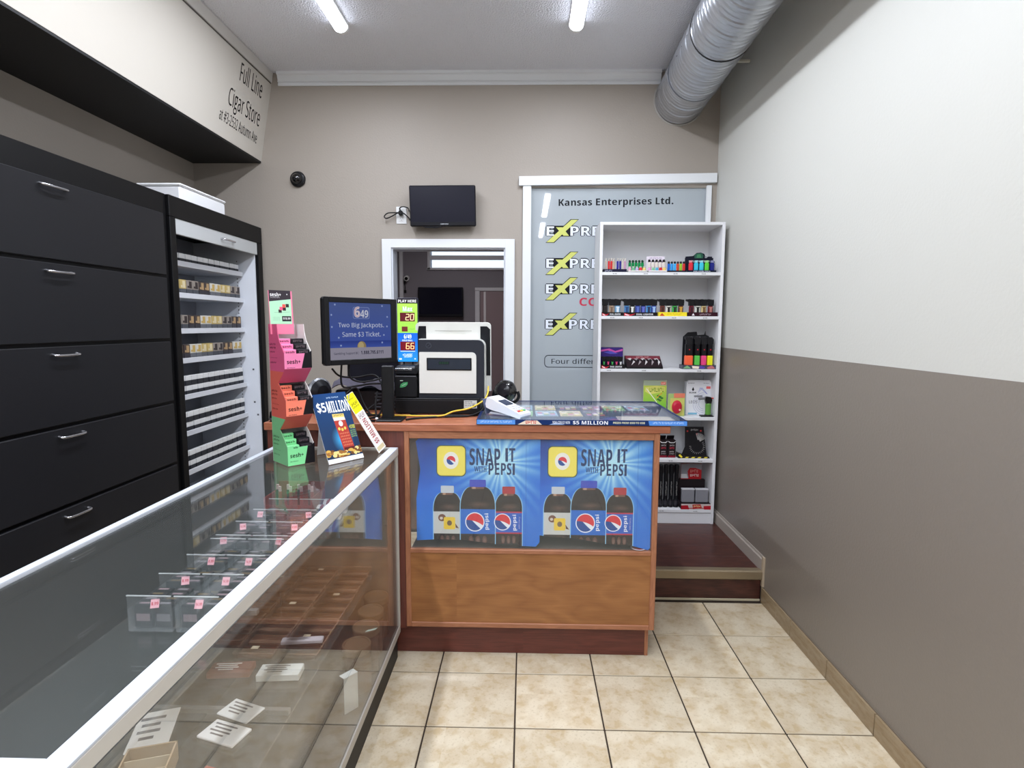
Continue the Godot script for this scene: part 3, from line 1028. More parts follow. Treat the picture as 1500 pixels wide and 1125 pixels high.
# ---------------------------------------------------------------- the glass showcase
const SZ0 := -2.437
const SZ1 := -0.62
func build_showcase() -> void:
	var white := mat(c8(198, 203, 213), 0.4)
	var alu := mat(c8(186, 182, 174), 0.4, 0.2)
	var o := thing("showcase", "white framed glass display showcase on the left, standing end-on against the counter", "showcase")
	var x0 := -1.10
	var x1 := -0.553
	var lng := SZ1 - SZ0
	var zm := (SZ0 + SZ1) / 2
	var ht := 0.965
	part(o, "plinth", bb(Vector3(x0 + 0.02, 0.0, SZ0 + 0.005), Vector3(x1 - 0.014, 0.118, SZ1 - 0.02), 0.001), mat(c8(34, 30, 28), 0.5))
	part(o, "deck", bb(Vector3(x0, 0.118, SZ0), Vector3(x1 - 0.006, 0.150, SZ1), 0.002), mat(c8(46, 40, 36), 0.6))
	part(o, "bottom_rail", bb(Vector3(x1 - 0.006, 0.118, SZ0), Vector3(x1, 0.153, SZ1), 0.002), alu)
	# top frame: flat white rails round the glass
	part(o, "top_rail", bb(Vector3(x1 - 0.034, ht - 0.006, SZ0), Vector3(x1 + 0.002, ht, SZ1), 0.001), white)
	part(o, "front_rail", bb(Vector3(x1 - 0.004, ht - 0.034, SZ0), Vector3(x1 + 0.002, ht - 0.006, SZ1), 0.001), mat(c8(206, 202, 194), 0.4, 0.1))
	part(o, "inner_lip", bb(Vector3(x1 - 0.01, ht - 0.042, SZ0), Vector3(x1 - 0.003, ht - 0.034, SZ1), 0.001), white)
	part(o, "top_rail", bb(Vector3(x0, ht - 0.012, SZ0), Vector3(x0 + 0.022, ht, SZ1), 0.001), white)
	part(o, "top_rail", bb(Vector3(x0 + 0.022, ht - 0.012, SZ0), Vector3(x1 - 0.034, ht, SZ0 + 0.012), 0.001), alu)
	part(o, "top_rail", bb(Vector3(x0 + 0.022, ht - 0.012, SZ1 - 0.02), Vector3(x1 - 0.034, ht, SZ1), 0.001), white)
	for q in [[x1 - 0.012, SZ0], [x1 - 0.012, SZ1 - 0.014], [x0, SZ0], [x0, SZ1 - 0.014]]:
		part(o, "post", bb(Vector3(q[0], 0.15, q[1]), Vector3(q[0] + 0.013, ht - 0.012, q[1] + 0.014), 0.001), alu)
	var gl := glass(c8(226, 238, 232), 0.02)
	var gt := glass(c8(226, 238, 232), 0.02, 0.42)
	part(o, "glass_top", bb(Vector3(x0 + 0.02, ht - 0.0085, SZ0 + 0.01), Vector3(x1 - 0.03, ht - 0.0025, SZ1 - 0.01)), gt)
	part(o, "front_glass", bb(Vector3(x1 - 0.007, 0.152, SZ0 + 0.012), Vector3(x1 - 0.003, ht - 0.034, SZ1 - 0.012)), gl)
	part(o, "end_panel", bb(Vector3(x0 + 0.013, 0.15, SZ0 + 0.002), Vector3(x1 - 0.013, ht - 0.012, SZ0 + 0.008)), mat(c8(126, 110, 92), 0.5))
	part(o, "end_panel", bb(Vector3(x0 + 0.013, 0.15, SZ1 - 0.008), Vector3(x1 - 0.013, ht - 0.012, SZ1 - 0.004)), gl)
	for k in 2:
		part(o, "sliding_door", bb(Vector3(x0 + 0.002 + k * 0.007, 0.152, SZ0 + 0.014 + k * lng * 0.46), Vector3(x0 + 0.007 + k * 0.007, ht - 0.014, SZ0 + lng * 0.52 + k * lng * 0.46)), mat(c8(44, 39, 36), 0.4))
	# two glass shelves on brackets
	part(o, "shelf", bb(Vector3(x0 + 0.02, 0.694, SZ0 + 0.014), Vector3(x1 - 0.19, 0.7, SZ1 - 0.014)), gl)
	part(o, "shelf", bb(Vector3(x0 + 0.02, 0.394, SZ0 + 0.014), Vector3(x1 - 0.105, 0.4, SZ1 - 0.014)), gl)
	for y in [0.69, 0.39]:
		for z in [SZ0 + 0.03, zm, SZ1 - 0.03]:
			part(o, "bracket", bb(Vector3(x0 + 0.016, y - 0.012, z - 0.008), Vector3(x1 - 0.2 if y > 0.6 else x1 - 0.12, y + 0.003, z + 0.008), 0.001), mat(c8(120, 118, 114), 0.4, 0.5))

	# lower shelf: clear lidded boxes of cigars in rows
	var clear := glass(c8(130, 92, 66), 0.08)
	var lid := bb(Vector3(-0.066, 0, -0.033), Vector3(0.066, 0.03, 0.033), 0.004).mesh()
	var rim := MB.new()
	for r in [[-0.068, -0.035, 0.068, -0.031], [-0.068, 0.031, 0.068, 0.035], [-0.068, -0.035, -0.064, 0.035], [0.064, -0.035, 0.068, 0.035]]:
		rim.box(Vector3((r[0] + r[2]) / 2, 0.03, (r[1] + r[3]) / 2), Vector3(r[2] - r[0], 0.004, r[3] - r[1]), 0.001)
	var rim_m := rim.mesh()
	var cig := MB.new()
	for k in 5:
		cig.cyl(Vector3(-0.058, 0.012, -0.024 + k * 0.012), Vector3(0.058, 0.012, -0.024 + k * 0.012), 0.0058, 8)
	var cig_m := cig.mesh()
	var browns := [c8(62, 34, 22), c8(82, 48, 30), c8(48, 28, 20), c8(96, 62, 40)]
	for col in 3:
		for row in 9:
			var px := -0.735 - col * 0.142
			var pz := SZ0 + 0.056 + row * 0.076
			if col == 2 and row > 7:
				continue
			var b := thing("cigar_box", "clear cigar box, %s from the counter end in the %s row on the lower shelf" % [nth(row), ["front", "middle", "rear"][col]], "cigar box", Vector3(px - rng.randf() * 0.003, 0.4005, pz), (rng.randf() - 0.5) * 0.03, "clear cigar boxes on the showcase's lower shelf")
			shared(b, "lid", lid, clear)
			shared(b, "rim", rim_m, glass(c8(190, 150, 120), 0.25))
			shared(b, "contents", cig_m, mat(browns[rng.randi() % 4], 0.6))
			if (row * 3 + col) % 4 == 1:
				var st := MB.new()
				st.quad(Vector3(-0.02, 0.0305, 0.008), Vector3(0.004, 0.0305, 0.008), Vector3(0.004, 0.0305, -0.01), Vector3(-0.02, 0.0305, -0.01))
				part(b, "sticker", st, mat(c8(206, 190, 160), 0.6), "small pale price sticker")
	# round dark jars on the deck
	for i in 4:
		var j := thing("jar", "round dark brown lidded jar, %s from the counter end on the showcase deck" % nth(i), "jar", Vector3([-0.640, -0.630, -0.615, -0.615][i], 0.1505, [-2.36, -2.235, -2.11, -1.985][i]), 0, "round jars on the showcase deck")
		var bd := MB.new()
		bd.lathe([Vector2(0, 0), Vector2(0.05, 0), Vector2(0.052, 0.004), Vector2(0.052, 0.135), Vector2(0.048, 0.142), Vector2(0.048, 0.15), Vector2(0, 0.15)], 28)
		part(j, "body", bd, mat(c8(82, 56, 40), 0.15, 0.0, 0.6))
		var jl := MB.new()
		jl.lathe([Vector2(0.0525, 0.15), Vector2(0.0535, 0.153), Vector2(0.0535, 0.172), Vector2(0.051, 0.176), Vector2(0.045, 0.176), Vector2(0.043, 0.173), Vector2(0, 0.173)], 28)
		part(j, "lid", jl, mat(c8(116, 92, 68), 0.25))
		if i == 2:
			var st := MB.new()
			st.quad(Vector3(0.01, 0.1768, 0.05), Vector3(0.045, 0.1768, 0.03), Vector3(0.05, 0.1768, 0.015), Vector3(0.015, 0.1768, 0.035))
			part(j, "sticker", st, mat(c8(200, 214, 196), 0.6))
	# nearer end of the lower shelf: cartons, leaflets, a red tube
	var flat := [
		["carton", "long grey and white price card lying on the cigar boxes in the showcase", "card", Vector3(-0.74, 0.437, -1.80), Vector3(0.135, 0.012, 0.028), c8(190, 182, 184), 0.12],
		["carton", "flat white and red cigarillo carton just in front of the cigar boxes in the showcase", "carton", Vector3(-0.76, 0.401, -1.67), Vector3(0.13, 0.022, 0.06), c8(206, 208, 200), 0.08],
		["carton", "flat dark red carton with a white label behind the white carton in the showcase", "carton", Vector3(-0.92, 0.401, -1.68), Vector3(0.13, 0.02, 0.06), c8(120, 74, 62), 0.1],
		["leaflet", "crumpled white leaflet with small grey print on the showcase's lower shelf", "leaflet", Vector3(-0.80, 0.401, -1.50), Vector3(0.11, 0.006, 0.07), c8(214, 214, 208), -0.35],
		["leaflet", "white instruction leaflet with a red stain beside the crumpled one in the showcase", "leaflet", Vector3(-0.80, 0.401, -1.41), Vector3(0.12, 0.008, 0.07), c8(222, 220, 214), -0.3],
		["leaflet", "white printed sheet near the back doors at the showcase's near end", "leaflet", Vector3(-1.0, 0.401, -1.42), Vector3(0.1, 0.004, 0.16), c8(212, 208, 198), 0.35],
		["tray_box", "open beige cardboard tray box at the near end of the showcase's lower shelf", "box", Vector3(-0.90, 0.401, -1.23), Vector3(0.11, 0.05, 0.16), c8(168, 146, 116), 0.3],
		["carton", "red carton standing at the near end of the showcase's lower shelf", "carton", Vector3(-0.76, 0.401, -1.2), Vector3(0.05, 0.03, 0.13), c8(178, 76, 58), -0.25]]
	for f in flat:
		var sz: Vector3 = f[4]
		var t := thing(f[0], f[1], f[2], f[3], f[6])
		if f[0] == "tray_box":
			var tr := MB.new()
			tr.box(Vector3(0, 0.002, 0), Vector3(sz.x, 0.004, sz.z))
			for s in [-1, 1]:
				tr.box(Vector3(s * (sz.x / 2 - 0.002), sz.y / 2, 0), Vector3(0.004, sz.y, sz.z))
				tr.box(Vector3(0, sz.y / 2, s * (sz.z / 2 - 0.002)), Vector3(sz.x, sz.y, 0.004))
			part(t, "body", tr, mat(f[5], 0.7))
			for k in 3:
				part(t, "divider", bb(Vector3(-sz.x / 2 + 0.004, 0.004, -0.04 + k * 0.04), Vector3(sz.x / 2 - 0.004, sz.y * 0.9, -0.038 + k * 0.04)), mat(c8(190, 174, 146), 0.7))
			continue
		part(t, "body", bb(Vector3(-sz.x / 2, 0, -sz.z / 2), Vector3(sz.x / 2, sz.y, sz.z / 2), 0.002), mat(f[5], 0.45))
		var pr := MB.new()
		for k in 4:
			pr.box(Vector3(-sz.x * 0.1, sz.y + 0.0003, sz.z * (-0.3 + 0.17 * k)), Vector3(sz.x * [0.6, 0.45, 0.55, 0.35][k], 0.0005, sz.z * 0.07))
		part(t, "print", pr, mat(c8(96, 92, 92), 0.6) if (f[5] as Color).get_luminance() > 0.4 else mat(c8(230, 226, 218), 0.6))

	# standing white card on the deck by the front glass
	var wc := thing("price_card", "upright white price card leaning by the showcase's front glass", "card", Vector3(-0.60, 0.1505, -1.86), 0.9)
	part(wc, "card", bb(Vector3(-0.028, 0, -0.0008), Vector3(0.028, 0.13, 0.0008)), mat(c8(206, 210, 204), 0.5))
	part(wc, "fold", bx(Vector3(0, 0.132, -0.012), Vector3(0.056, 0.0015, 0.028)), mat(c8(206, 210, 204), 0.5))

	# upper shelf: clear acrylic racks with rows of black packs and pink price tags
	var acr := glass(c8(225, 235, 240), 0.06)
	var pk := bb(Vector3(-0.024, 0, -0.011), Vector3(0.024, 0.062, 0.011), 0.002).mesh()
	var pl := MB.new()
	pl.quad(Vector3(-0.018, 0.018, 0.0113), Vector3(0.018, 0.018, 0.0113), Vector3(0.018, 0.038, 0.0113), Vector3(-0.018, 0.038, 0.0113))
	pl.quad(Vector3(-0.014, 0.0624, 0.004), Vector3(0.014, 0.0624, 0.004), Vector3(0.014, 0.0624, -0.004), Vector3(-0.014, 0.0624, -0.004))
	var pl_m := pl.mesh()
	for r in 4:
		var rx := -0.845 - (r % 2) * 0.125
		var rz := -2.02 + (r / 2) * 0.43
		var rk := thing("acrylic_rack", "clear acrylic pack rack, %s one in the %s half of the showcase's upper shelf" % [["aisle-side", "clerk-side"][r % 2], ["far", "near"][r / 2]], "rack", Vector3(rx, 0.7005, rz), 0, "acrylic racks on the showcase's upper shelf")
		var rb := MB.new()
		rb.box(Vector3(0, 0.0015, 0), Vector3(0.115, 0.003, 0.40))
		for s in [-1, 1]:
			rb.box(Vector3(s * 0.0565, 0.03, 0), Vector3(0.002, 0.06, 0.40))
		part(rk, "tray", rb, acr)
		for k in 4:
			var dv := MB.new()
			dv.box(Vector3(0, 0.048, -0.199 + k * 0.1327), Vector3(0.115, 0.096, 0.0025))
			part(rk, "divider", dv, acr)
			var rim2 := MB.new()
			rim2.box(Vector3(0, 0.0965, -0.199 + k * 0.1327), Vector3(0.117, 0.0025, 0.003))
			part(rk, "divider_edge", rim2, mat(c8(196, 200, 200), 0.3))
		for k in 3:
			for q in 8:
				var xx := (q % 2 - 0.5) * 0.054
				var zz := -0.17 + k * 0.1327 + (q / 2) * 0.0265
				if rng.randf() < 0.12:
					continue
				var p := thing("vape_pack", "black pack, %s from far end, %s column, %s bay of the %s %s rack" % [nth(q / 2), ["left", "right"][q % 2], nth(k), ["far", "near"][r / 2], ["aisle-side", "clerk-side"][r % 2]], "pack", Vector3(rx + xx, 0.7037, rz + zz), 0, "black packs in the acrylic racks")
				shared(p, "box", pk, mat([c8(22, 22, 24), c8(30, 28, 30), c8(26, 24, 28)][q % 3], 0.35))
				shared(p, "label", pl_m, mat([c8(120, 116, 120), c8(96, 80, 50), c8(140, 120, 124)][(q + k) % 3], 0.5))
			var tg := thing("price_tag", "small pink price tag above the %s bay of the %s %s acrylic rack" % [nth(k), ["far", "near"][r / 2], ["aisle-side", "clerk-side"][r % 2]], "price tag", Vector3(rx + [0.03, -0.03, 0.01, 0.02][r], 0.768, rz - 0.06 + k * 0.1327), rng.randf() - 0.5, "pink price tags on the acrylic racks")
			var tgm := MB.new()
			tgm.box(Vector3(0, 0.012, 0), Vector3(0.02, 0.022, 0.0012), 0.0, Basis(Vector3.RIGHT, -0.5))
			part(tg, "tag", tgm, mat(c8(236, 176, 186), 0.5))
			var tp := MB.new()
			tp.xf = Transform3D(Basis(Vector3.RIGHT, -0.5), Vector3(0, 0.012, 0))
			tp.txt(letters(["9.99", "12.99", "14.99", "8.99"][r], true), -0.008, -0.004, 0.016, 0.008, 0.0008)
			part(tg, "price", tp, mat(c8(196, 40, 60), 0.5))
	# red carton display with white-banded sticks, at the counter end
	var rc := thing("stick_display", "dark red open carton of slim sticks at the counter end of the showcase's upper shelf", "carton", Vector3(-0.965, 0.7005, -2.325))
	var rb2 := MB.new()
	rb2.box(Vector3(0, 0.002, 0), Vector3(0.2, 0.004, 0.15))
	rb2.box(Vector3(0, 0.06, -0.073), Vector3(0.2, 0.12, 0.004))
	rb2.box(Vector3(0, 0.03, 0.073), Vector3(0.2, 0.06, 0.004))
	for s in [-1, 1]:
		rb2.box(Vector3(s * 0.098, 0.045, 0), Vector3(0.004, 0.09, 0.15))
	part(rc, "carton", rb2, mat(c8(142, 44, 38), 0.5))
	for k in 8:
		var sx := -0.08 + k * 0.0225
		var s := thing("vape_stick", "slim stick with a pale tip, %s from the clerk's side in the dark red carton" % nth(k), "stick", Vector3(-0.965 + sx, 0.705, -2.34 + (k % 2) * 0.03), 0, "slim sticks in the dark red carton")
		part(s, "body", bb(Vector3(-0.007, 0, -0.004), Vector3(0.007, 0.095, 0.004), 0.002), mat([c8(34, 30, 32), c8(160, 50, 50)][k % 2], 0.4))
		part(s, "tip", bb(Vector3(-0.006, 0.095, -0.0035), Vector3(0.006, 0.118, 0.0035), 0.002), mat(c8(226, 190, 190), 0.4))
	for i in 2:
		var rl := thing("coin_roll", "red and white striped roll, %s of two beside the dark red carton in the showcase" % ["nearer", "farther"][i], "roll", Vector3(-0.80, 0.7005, [-2.26, -2.34][i]))
		for k in 7:
			var rm := MB.new()
			rm.cyl(Vector3(-0.045 + k * 0.0128, 0.03, 0), Vector3(-0.045 + (k + 1) * 0.0128, 0.03, 0), 0.03, 20)
			part(rl, "band", rm, mat(c8(232, 226, 222), 0.5) if k % 2 == 0 else mat(c8(150, 44, 40), 0.5))

# ---------------------------------------------------------------- tobacco cabinet on the left wall
func build_cabinet() -> void:
	var fx := -1.84
	var z1 := -4.02
	var z0 := -2.98
	var blk := mat(c8(8, 8, 10), 0.45)
	var whi := mat(c8(222, 226, 234), 0.45)
	var o := thing("tobacco_cabinet", "tall black framed tobacco cabinet with open white shelves against the back corner", "cabinet")
	part(o, "header", bb(Vector3(LX + 0.02, 2.05, z1), Vector3(fx, 2.16, z0), 0.003), blk)
	part(o, "post", bb(Vector3(LX + 0.02, 0.0, z1), Vector3(fx, 2.05, z1 + 0.062), 0.003), blk)
	part(o, "post", bb(Vector3(LX + 0.02, 0.0, z0 - 0.05), Vector3(fx, 2.05, z0), 0.003), blk)
	part(o, "back", bb(Vector3(LX + 0.02, 0.1, z1 + 0.062), Vector3(LX + 0.035, 2.05, z0 - 0.05)), mat(c8(150, 152, 160), 0.6))
	part(o, "base", bb(Vector3(LX + 0.02, 0.0, z1 + 0.062), Vector3(fx - 0.02, 0.1, z0 - 0.05)), blk)
	part(o, "valance", bb(Vector3(fx - 0.02, 1.968, z1 + 0.064), Vector3(fx - 0.006, 2.05, z0 - 0.05), 0.002), mat(c8(186, 188, 188), 0.4))
	var hb := MB.new()
	hb.tube([Vector3(fx - 0.006, 2.01, -3.62), Vector3(fx + 0.018, 2.006, -3.61), Vector3(fx + 0.02, 2.006, -3.55), Vector3(fx + 0.02, 2.006, -3.5), Vector3(fx - 0.006, 2.01, -3.49)], 0.006, 8)
	part(o, "handle", hb, mat(c8(200, 200, 204), 0.2, 0.9))
	var side := MB.new()
	for z in [z1 + 0.062, z0 - 0.066]:
		side.box(Vector3((LX + 0.035 + fx - 0.022) / 2, 1.06, z + 0.008), Vector3(fx - 0.022 - LX - 0.035, 1.97, 0.016), 0.001)
	part(o, "side_liner", side, whi)
	var pegs := MB.new()
	for k in 70:
		pegs.box(Vector3(-1.985, 0.3 + k * 0.0235, z1 + 0.0785), Vector3(0.006, 0.008, 0.001))
	for q in [Vector3(-1.90, 0.95, z1 + 0.0785), Vector3(-1.88, 0.86, z1 + 0.0785), Vector3(-1.9, 1.18, z1 + 0.0785)]:
		pegs.box(q, Vector3(0.012, 0.012, 0.001))
	part(o, "peg_holes", pegs, mat(c8(90, 92, 98), 0.6))
	var sy := [1.838, 1.66, 1.458, 1.288, 1.078, 0.866, 0.637, 0.41, 0.2]
	for y in sy:
		part(o, "shelf", bb(Vector3(LX + 0.035, y - 0.016, z1 + 0.08), Vector3(-1.952, y - 0.002, z0 - 0.068)), whi)
		part(o, "shelf_lip", bb(Vector3(-1.954, y - 0.018, z1 + 0.08), Vector3(-1.946, y + 0.012, z0 - 0.068), 0.001), mat(c8(214, 216, 222), 0.4))
	# packs: a lower plain half and an upper half with a picture, facing the room
	var pw := 0.058
	var lo := bb(Vector3(-0.022, 0, -pw / 2 + 0.001), Vector3(0, 0.036, pw / 2 - 0.001), 0.0015).mesh()
	var hi := bb(Vector3(-0.022, 0.036, -pw / 2 + 0.001), Vector3(0, 0.088, pw / 2 - 0.001), 0.0015).mesh()
	var hm := MB.new()
	hm.box(Vector3(0.0004, 0.062, -0.006), Vector3(0.0008, 0.04, 0.026))
	hm.box(Vector3(0.0004, 0.05, 0.016), Vector3(0.0008, 0.012, 0.014))
	var hp := hm.mesh()
	var lo2 := bb(Vector3(-0.022, 0, -pw / 2 + 0.001), Vector3(0, 0.03, pw / 2 - 0.001), 0.0015).mesh()
	var hi2 := bb(Vector3(-0.022, 0.03, -pw / 2 + 0.001), Vector3(0, 0.058, pw / 2 - 0.001), 0.0015).mesh()
	var sch := [[c8(196, 172, 110), c8(90, 92, 98), c8(220, 206, 170)], [c8(210, 206, 196), c8(104, 106, 112), c8(196, 166, 96)], [c8(72, 62, 60), c8(58, 56, 62), c8(180, 150, 110)], [c8(150, 140, 132), c8(78, 80, 86), c8(60, 52, 52)]]
	for r in 8:
		var y: float = sy[r]
		var low := r >= 4 or r == 0
		for k in 14:
			var z := z1 + 0.125 + k * 0.062
			if z > z0 - 0.1:
				break
			for lv in (2 if low and r > 3 and r < 7 else 1):
				var s: Array = sch[(k / 2 + r * 3) % 4] if not low else [c8(226, 226, 226), c8(46, 48, 54), c8(120, 120, 124)]
				var p := thing("cigarette_pack", "%s pack, %s from back wall%s, %s shelf of the tobacco cabinet" % [["gold and grey", "white and grey", "dark brown", "grey-brown"][(k / 2 + r * 3) % 4] if not low else "plain", nth(k), (", upper layer" if lv else ", lower layer") if r > 3 and r < 7 else "", nth(r)], "cigarette pack", Vector3(-1.962 - rng.randf() * 0.004, y + lv * 0.0585, z), 0, "packs on the %s shelf of the tobacco cabinet" % nth(r))
				if low:
					shared(p, "body", lo2, mat(s[1], 0.4))
					shared(p, "cap", hi2, mat(s[0], 0.4))
				else:
					shared(p, "body", lo, mat(s[1], 0.4))
					shared(p, "cap", hi, mat(s[0], 0.4))
					shared(p, "print", hp, mat(s[2], 0.5))
	# second cabinet nearer the camera, closed; flaps black to darken the showcase reflection
	var c2 := thing("tobacco_cabinet", "nearer black tobacco cabinet with closed black flaps along the left wall", "cabinet")
	part(c2, "frame", bb(Vector3(LX + 0.02, 0.0, -2.975), Vector3(fx - 0.015, 2.16, -1.5), 0.003), blk)
	for k in 6:
		part(c2, "flap", bb(Vector3(fx - 0.015, 0.12 + k * 0.325, -2.93), Vector3(fx, 0.43 + k * 0.325, -1.545), 0.003), mat(c8(30, 30, 33), 0.4))
		var hh := MB.new()
		hh.tube([Vector3(fx, 0.4 + k * 0.325, -2.3), Vector3(fx + 0.02, 0.396 + k * 0.325, -2.29), Vector3(fx + 0.02, 0.396 + k * 0.325, -2.19), Vector3(fx, 0.4 + k * 0.325, -2.18)], 0.005, 8)
		part(c2, "handle", hh, mat(c8(200, 200, 204), 0.2, 0.9))
	# white box on top of the cabinet
	var wb := thing("storage_box", "white box on top of the black tobacco cabinet", "box", Vector3(-1.99, 2.161, -3.42))
	part(wb, "body", bb(Vector3(-0.14, 0, -0.22), Vector3(0.1, 0.085, 0.25), 0.01), mat(c8(234, 234, 236), 0.5))
	part(wb, "lid", bb(Vector3(-0.145, 0.085, -0.225), Vector3(0.105, 0.1, 0.255), 0.006), mat(c8(240, 240, 240), 0.5))

# ---------------------------------------------------------------- white bookcase with its stock
const BX0 := 0.476
const BX1 := 1.273
const BZ := -3.755
func strip_tex(w: int, h: int, bg: Color, words: Array) -> ImageTexture:
	# words: [text, x, y, w, h, colour]
	var c := Canvas.new(w, h, bg)
	for q in words:
		if q[0] is String:
			c.text(letters(q[0], true), q[1], q[2], q[3], q[4], q[5])
		else:
			var pts := PackedVector2Array()
			for p in q[0]:
				pts.append(p)
			c.poly(pts, q[1])
	return c.tex()

var lighter_meshes := {}
# a slim gas lighter: body, metal hood with wheel, thumb button
func lighter(label: String, at: Vector3, w: float, h: float, body: Color, top: Color, group: String) -> Node3D:
	var key := "%.4f %.4f" % [w, h]
	if not lighter_meshes.has(key):
		var b := MB.new()
		var d := w * 0.55
		b.box(Vector3(0, h * 0.4, 0), Vector3(w, h * 0.8, d), w * 0.22)
		var hd := MB.new()
		hd.box(Vector3(-w * 0.06, h * 0.89, 0), Vector3(w * 0.72, h * 0.2, d * 0.8), w * 0.08)
		hd.cyl(Vector3(w * 0.12, h * 0.96, -d * 0.3), Vector3(w * 0.12, h * 0.96, d * 0.3), h * 0.045, 10)
		var bt := MB.new()
		bt.box(Vector3(w * 0.37, h * 0.86, 0), Vector3(w * 0.2, h * 0.09, d * 0.7), w * 0.04)
		lighter_meshes[key] = [b.mesh(), hd.mesh(), bt.mesh()]
	var ms: Array = lighter_meshes[key]
	var o := thing("lighter", label, "lighter", at, 0, group)
	shared(o, "body", ms[0], mat(body, 0.25))
	shared(o, "hood", ms[1], mat(top, 0.3, 0.6 if top.get_luminance() > 0.3 else 0.1))
	shared(o, "button", ms[2], mat(body.darkened(0.5), 0.4))
	return o

var torch_meshes := []
# a torch lighter: printed tank, wide black head with nozzle and trigger
func torch(label: String, at: Vector3, s: float, body: Color, mark: Color, group: String) -> void:
	if torch_meshes.is_empty():
		var b := MB.new()
		b.box(Vector3(0, 0.031, 0), Vector3(0.03, 0.062, 0.02), 0.006)
		var m := MB.new()
		m.box(Vector3(0, 0.034, 0.0101), Vector3(0.014, 0.03, 0.0006))
		m.box(Vector3(0.0, 0.05, 0.0102), Vector3(0.022, 0.005, 0.0006))
		var hd := MB.new()
		hd.prism(PackedVector2Array([Vector2(-0.017, 0.06), Vector2(0.017, 0.06), Vector2(0.018, 0.084), Vector2(0.012, 0.096), Vector2(-0.014, 0.1), Vector2(-0.028, 0.098), Vector2(-0.03, 0.088), Vector2(-0.018, 0.082)]), -0.011, 0.011)
		var nz := MB.new()
		nz.cyl(Vector3(-0.026, 0.093, 0), Vector3(-0.036, 0.094, 0), 0.006, 10)
		var tr := MB.new()
		tr.box(Vector3(0.016, 0.088, 0), Vector3(0.008, 0.018, 0.012), 0.002)
		torch_meshes = [b.mesh(), m.mesh(), hd.mesh(), nz.mesh(), tr.mesh()]
	var o := thing("torch_lighter", label, "torch lighter", at, 0, group)
	o.scale = Vector3(s, s, s)
	var bk := mat(c8(20, 19, 21), 0.35)
	shared(o, "tank", torch_meshes[0], mat(body, 0.3))
	shared(o, "print", torch_meshes[1], mat(mark, 0.4))
	shared(o, "head", torch_meshes[2], bk)
	shared(o, "nozzle", torch_meshes[3], mat(c8(60, 58, 58), 0.3, 0.7))
	shared(o, "trigger", torch_meshes[4], mat(c8(34, 32, 34), 0.4))

# an open counter display tray with a printed front
func tray(called: String, label: String, x0: float, x1: float, y: float, h: float, d: float, col: Color, front: Texture2D, back_h := 0.0) -> Node3D:
	var o := thing(called, label, "display tray", Vector3((x0 + x1) / 2, y, BZ - 0.02 - d / 2))
	var w := x1 - x0 - 0.003
	var b := MB.new()
	b.box(Vector3(0, 0.002, 0), Vector3(w, 0.004, d))
	b.box(Vector3(0, h / 2, d / 2 - 0.001), Vector3(w, h, 0.002))
	b.box(Vector3(0, maxf(h, back_h) / 2, -d / 2 + 0.001), Vector3(w, maxf(h, back_h), 0.002))
	for s in [-1, 1]:
		b.box(Vector3(s * (w / 2 - 0.001), h / 2, 0), Vector3(0.002, h, d))
	part(o, "tray", b, mat(col, 0.45))
	if front:
		panel(o, "front_print", printed(front, 0.4), w, h, Transform3D(Basis.IDENTITY, Vector3(0, h / 2, d / 2 + 0.0006)))
	return o

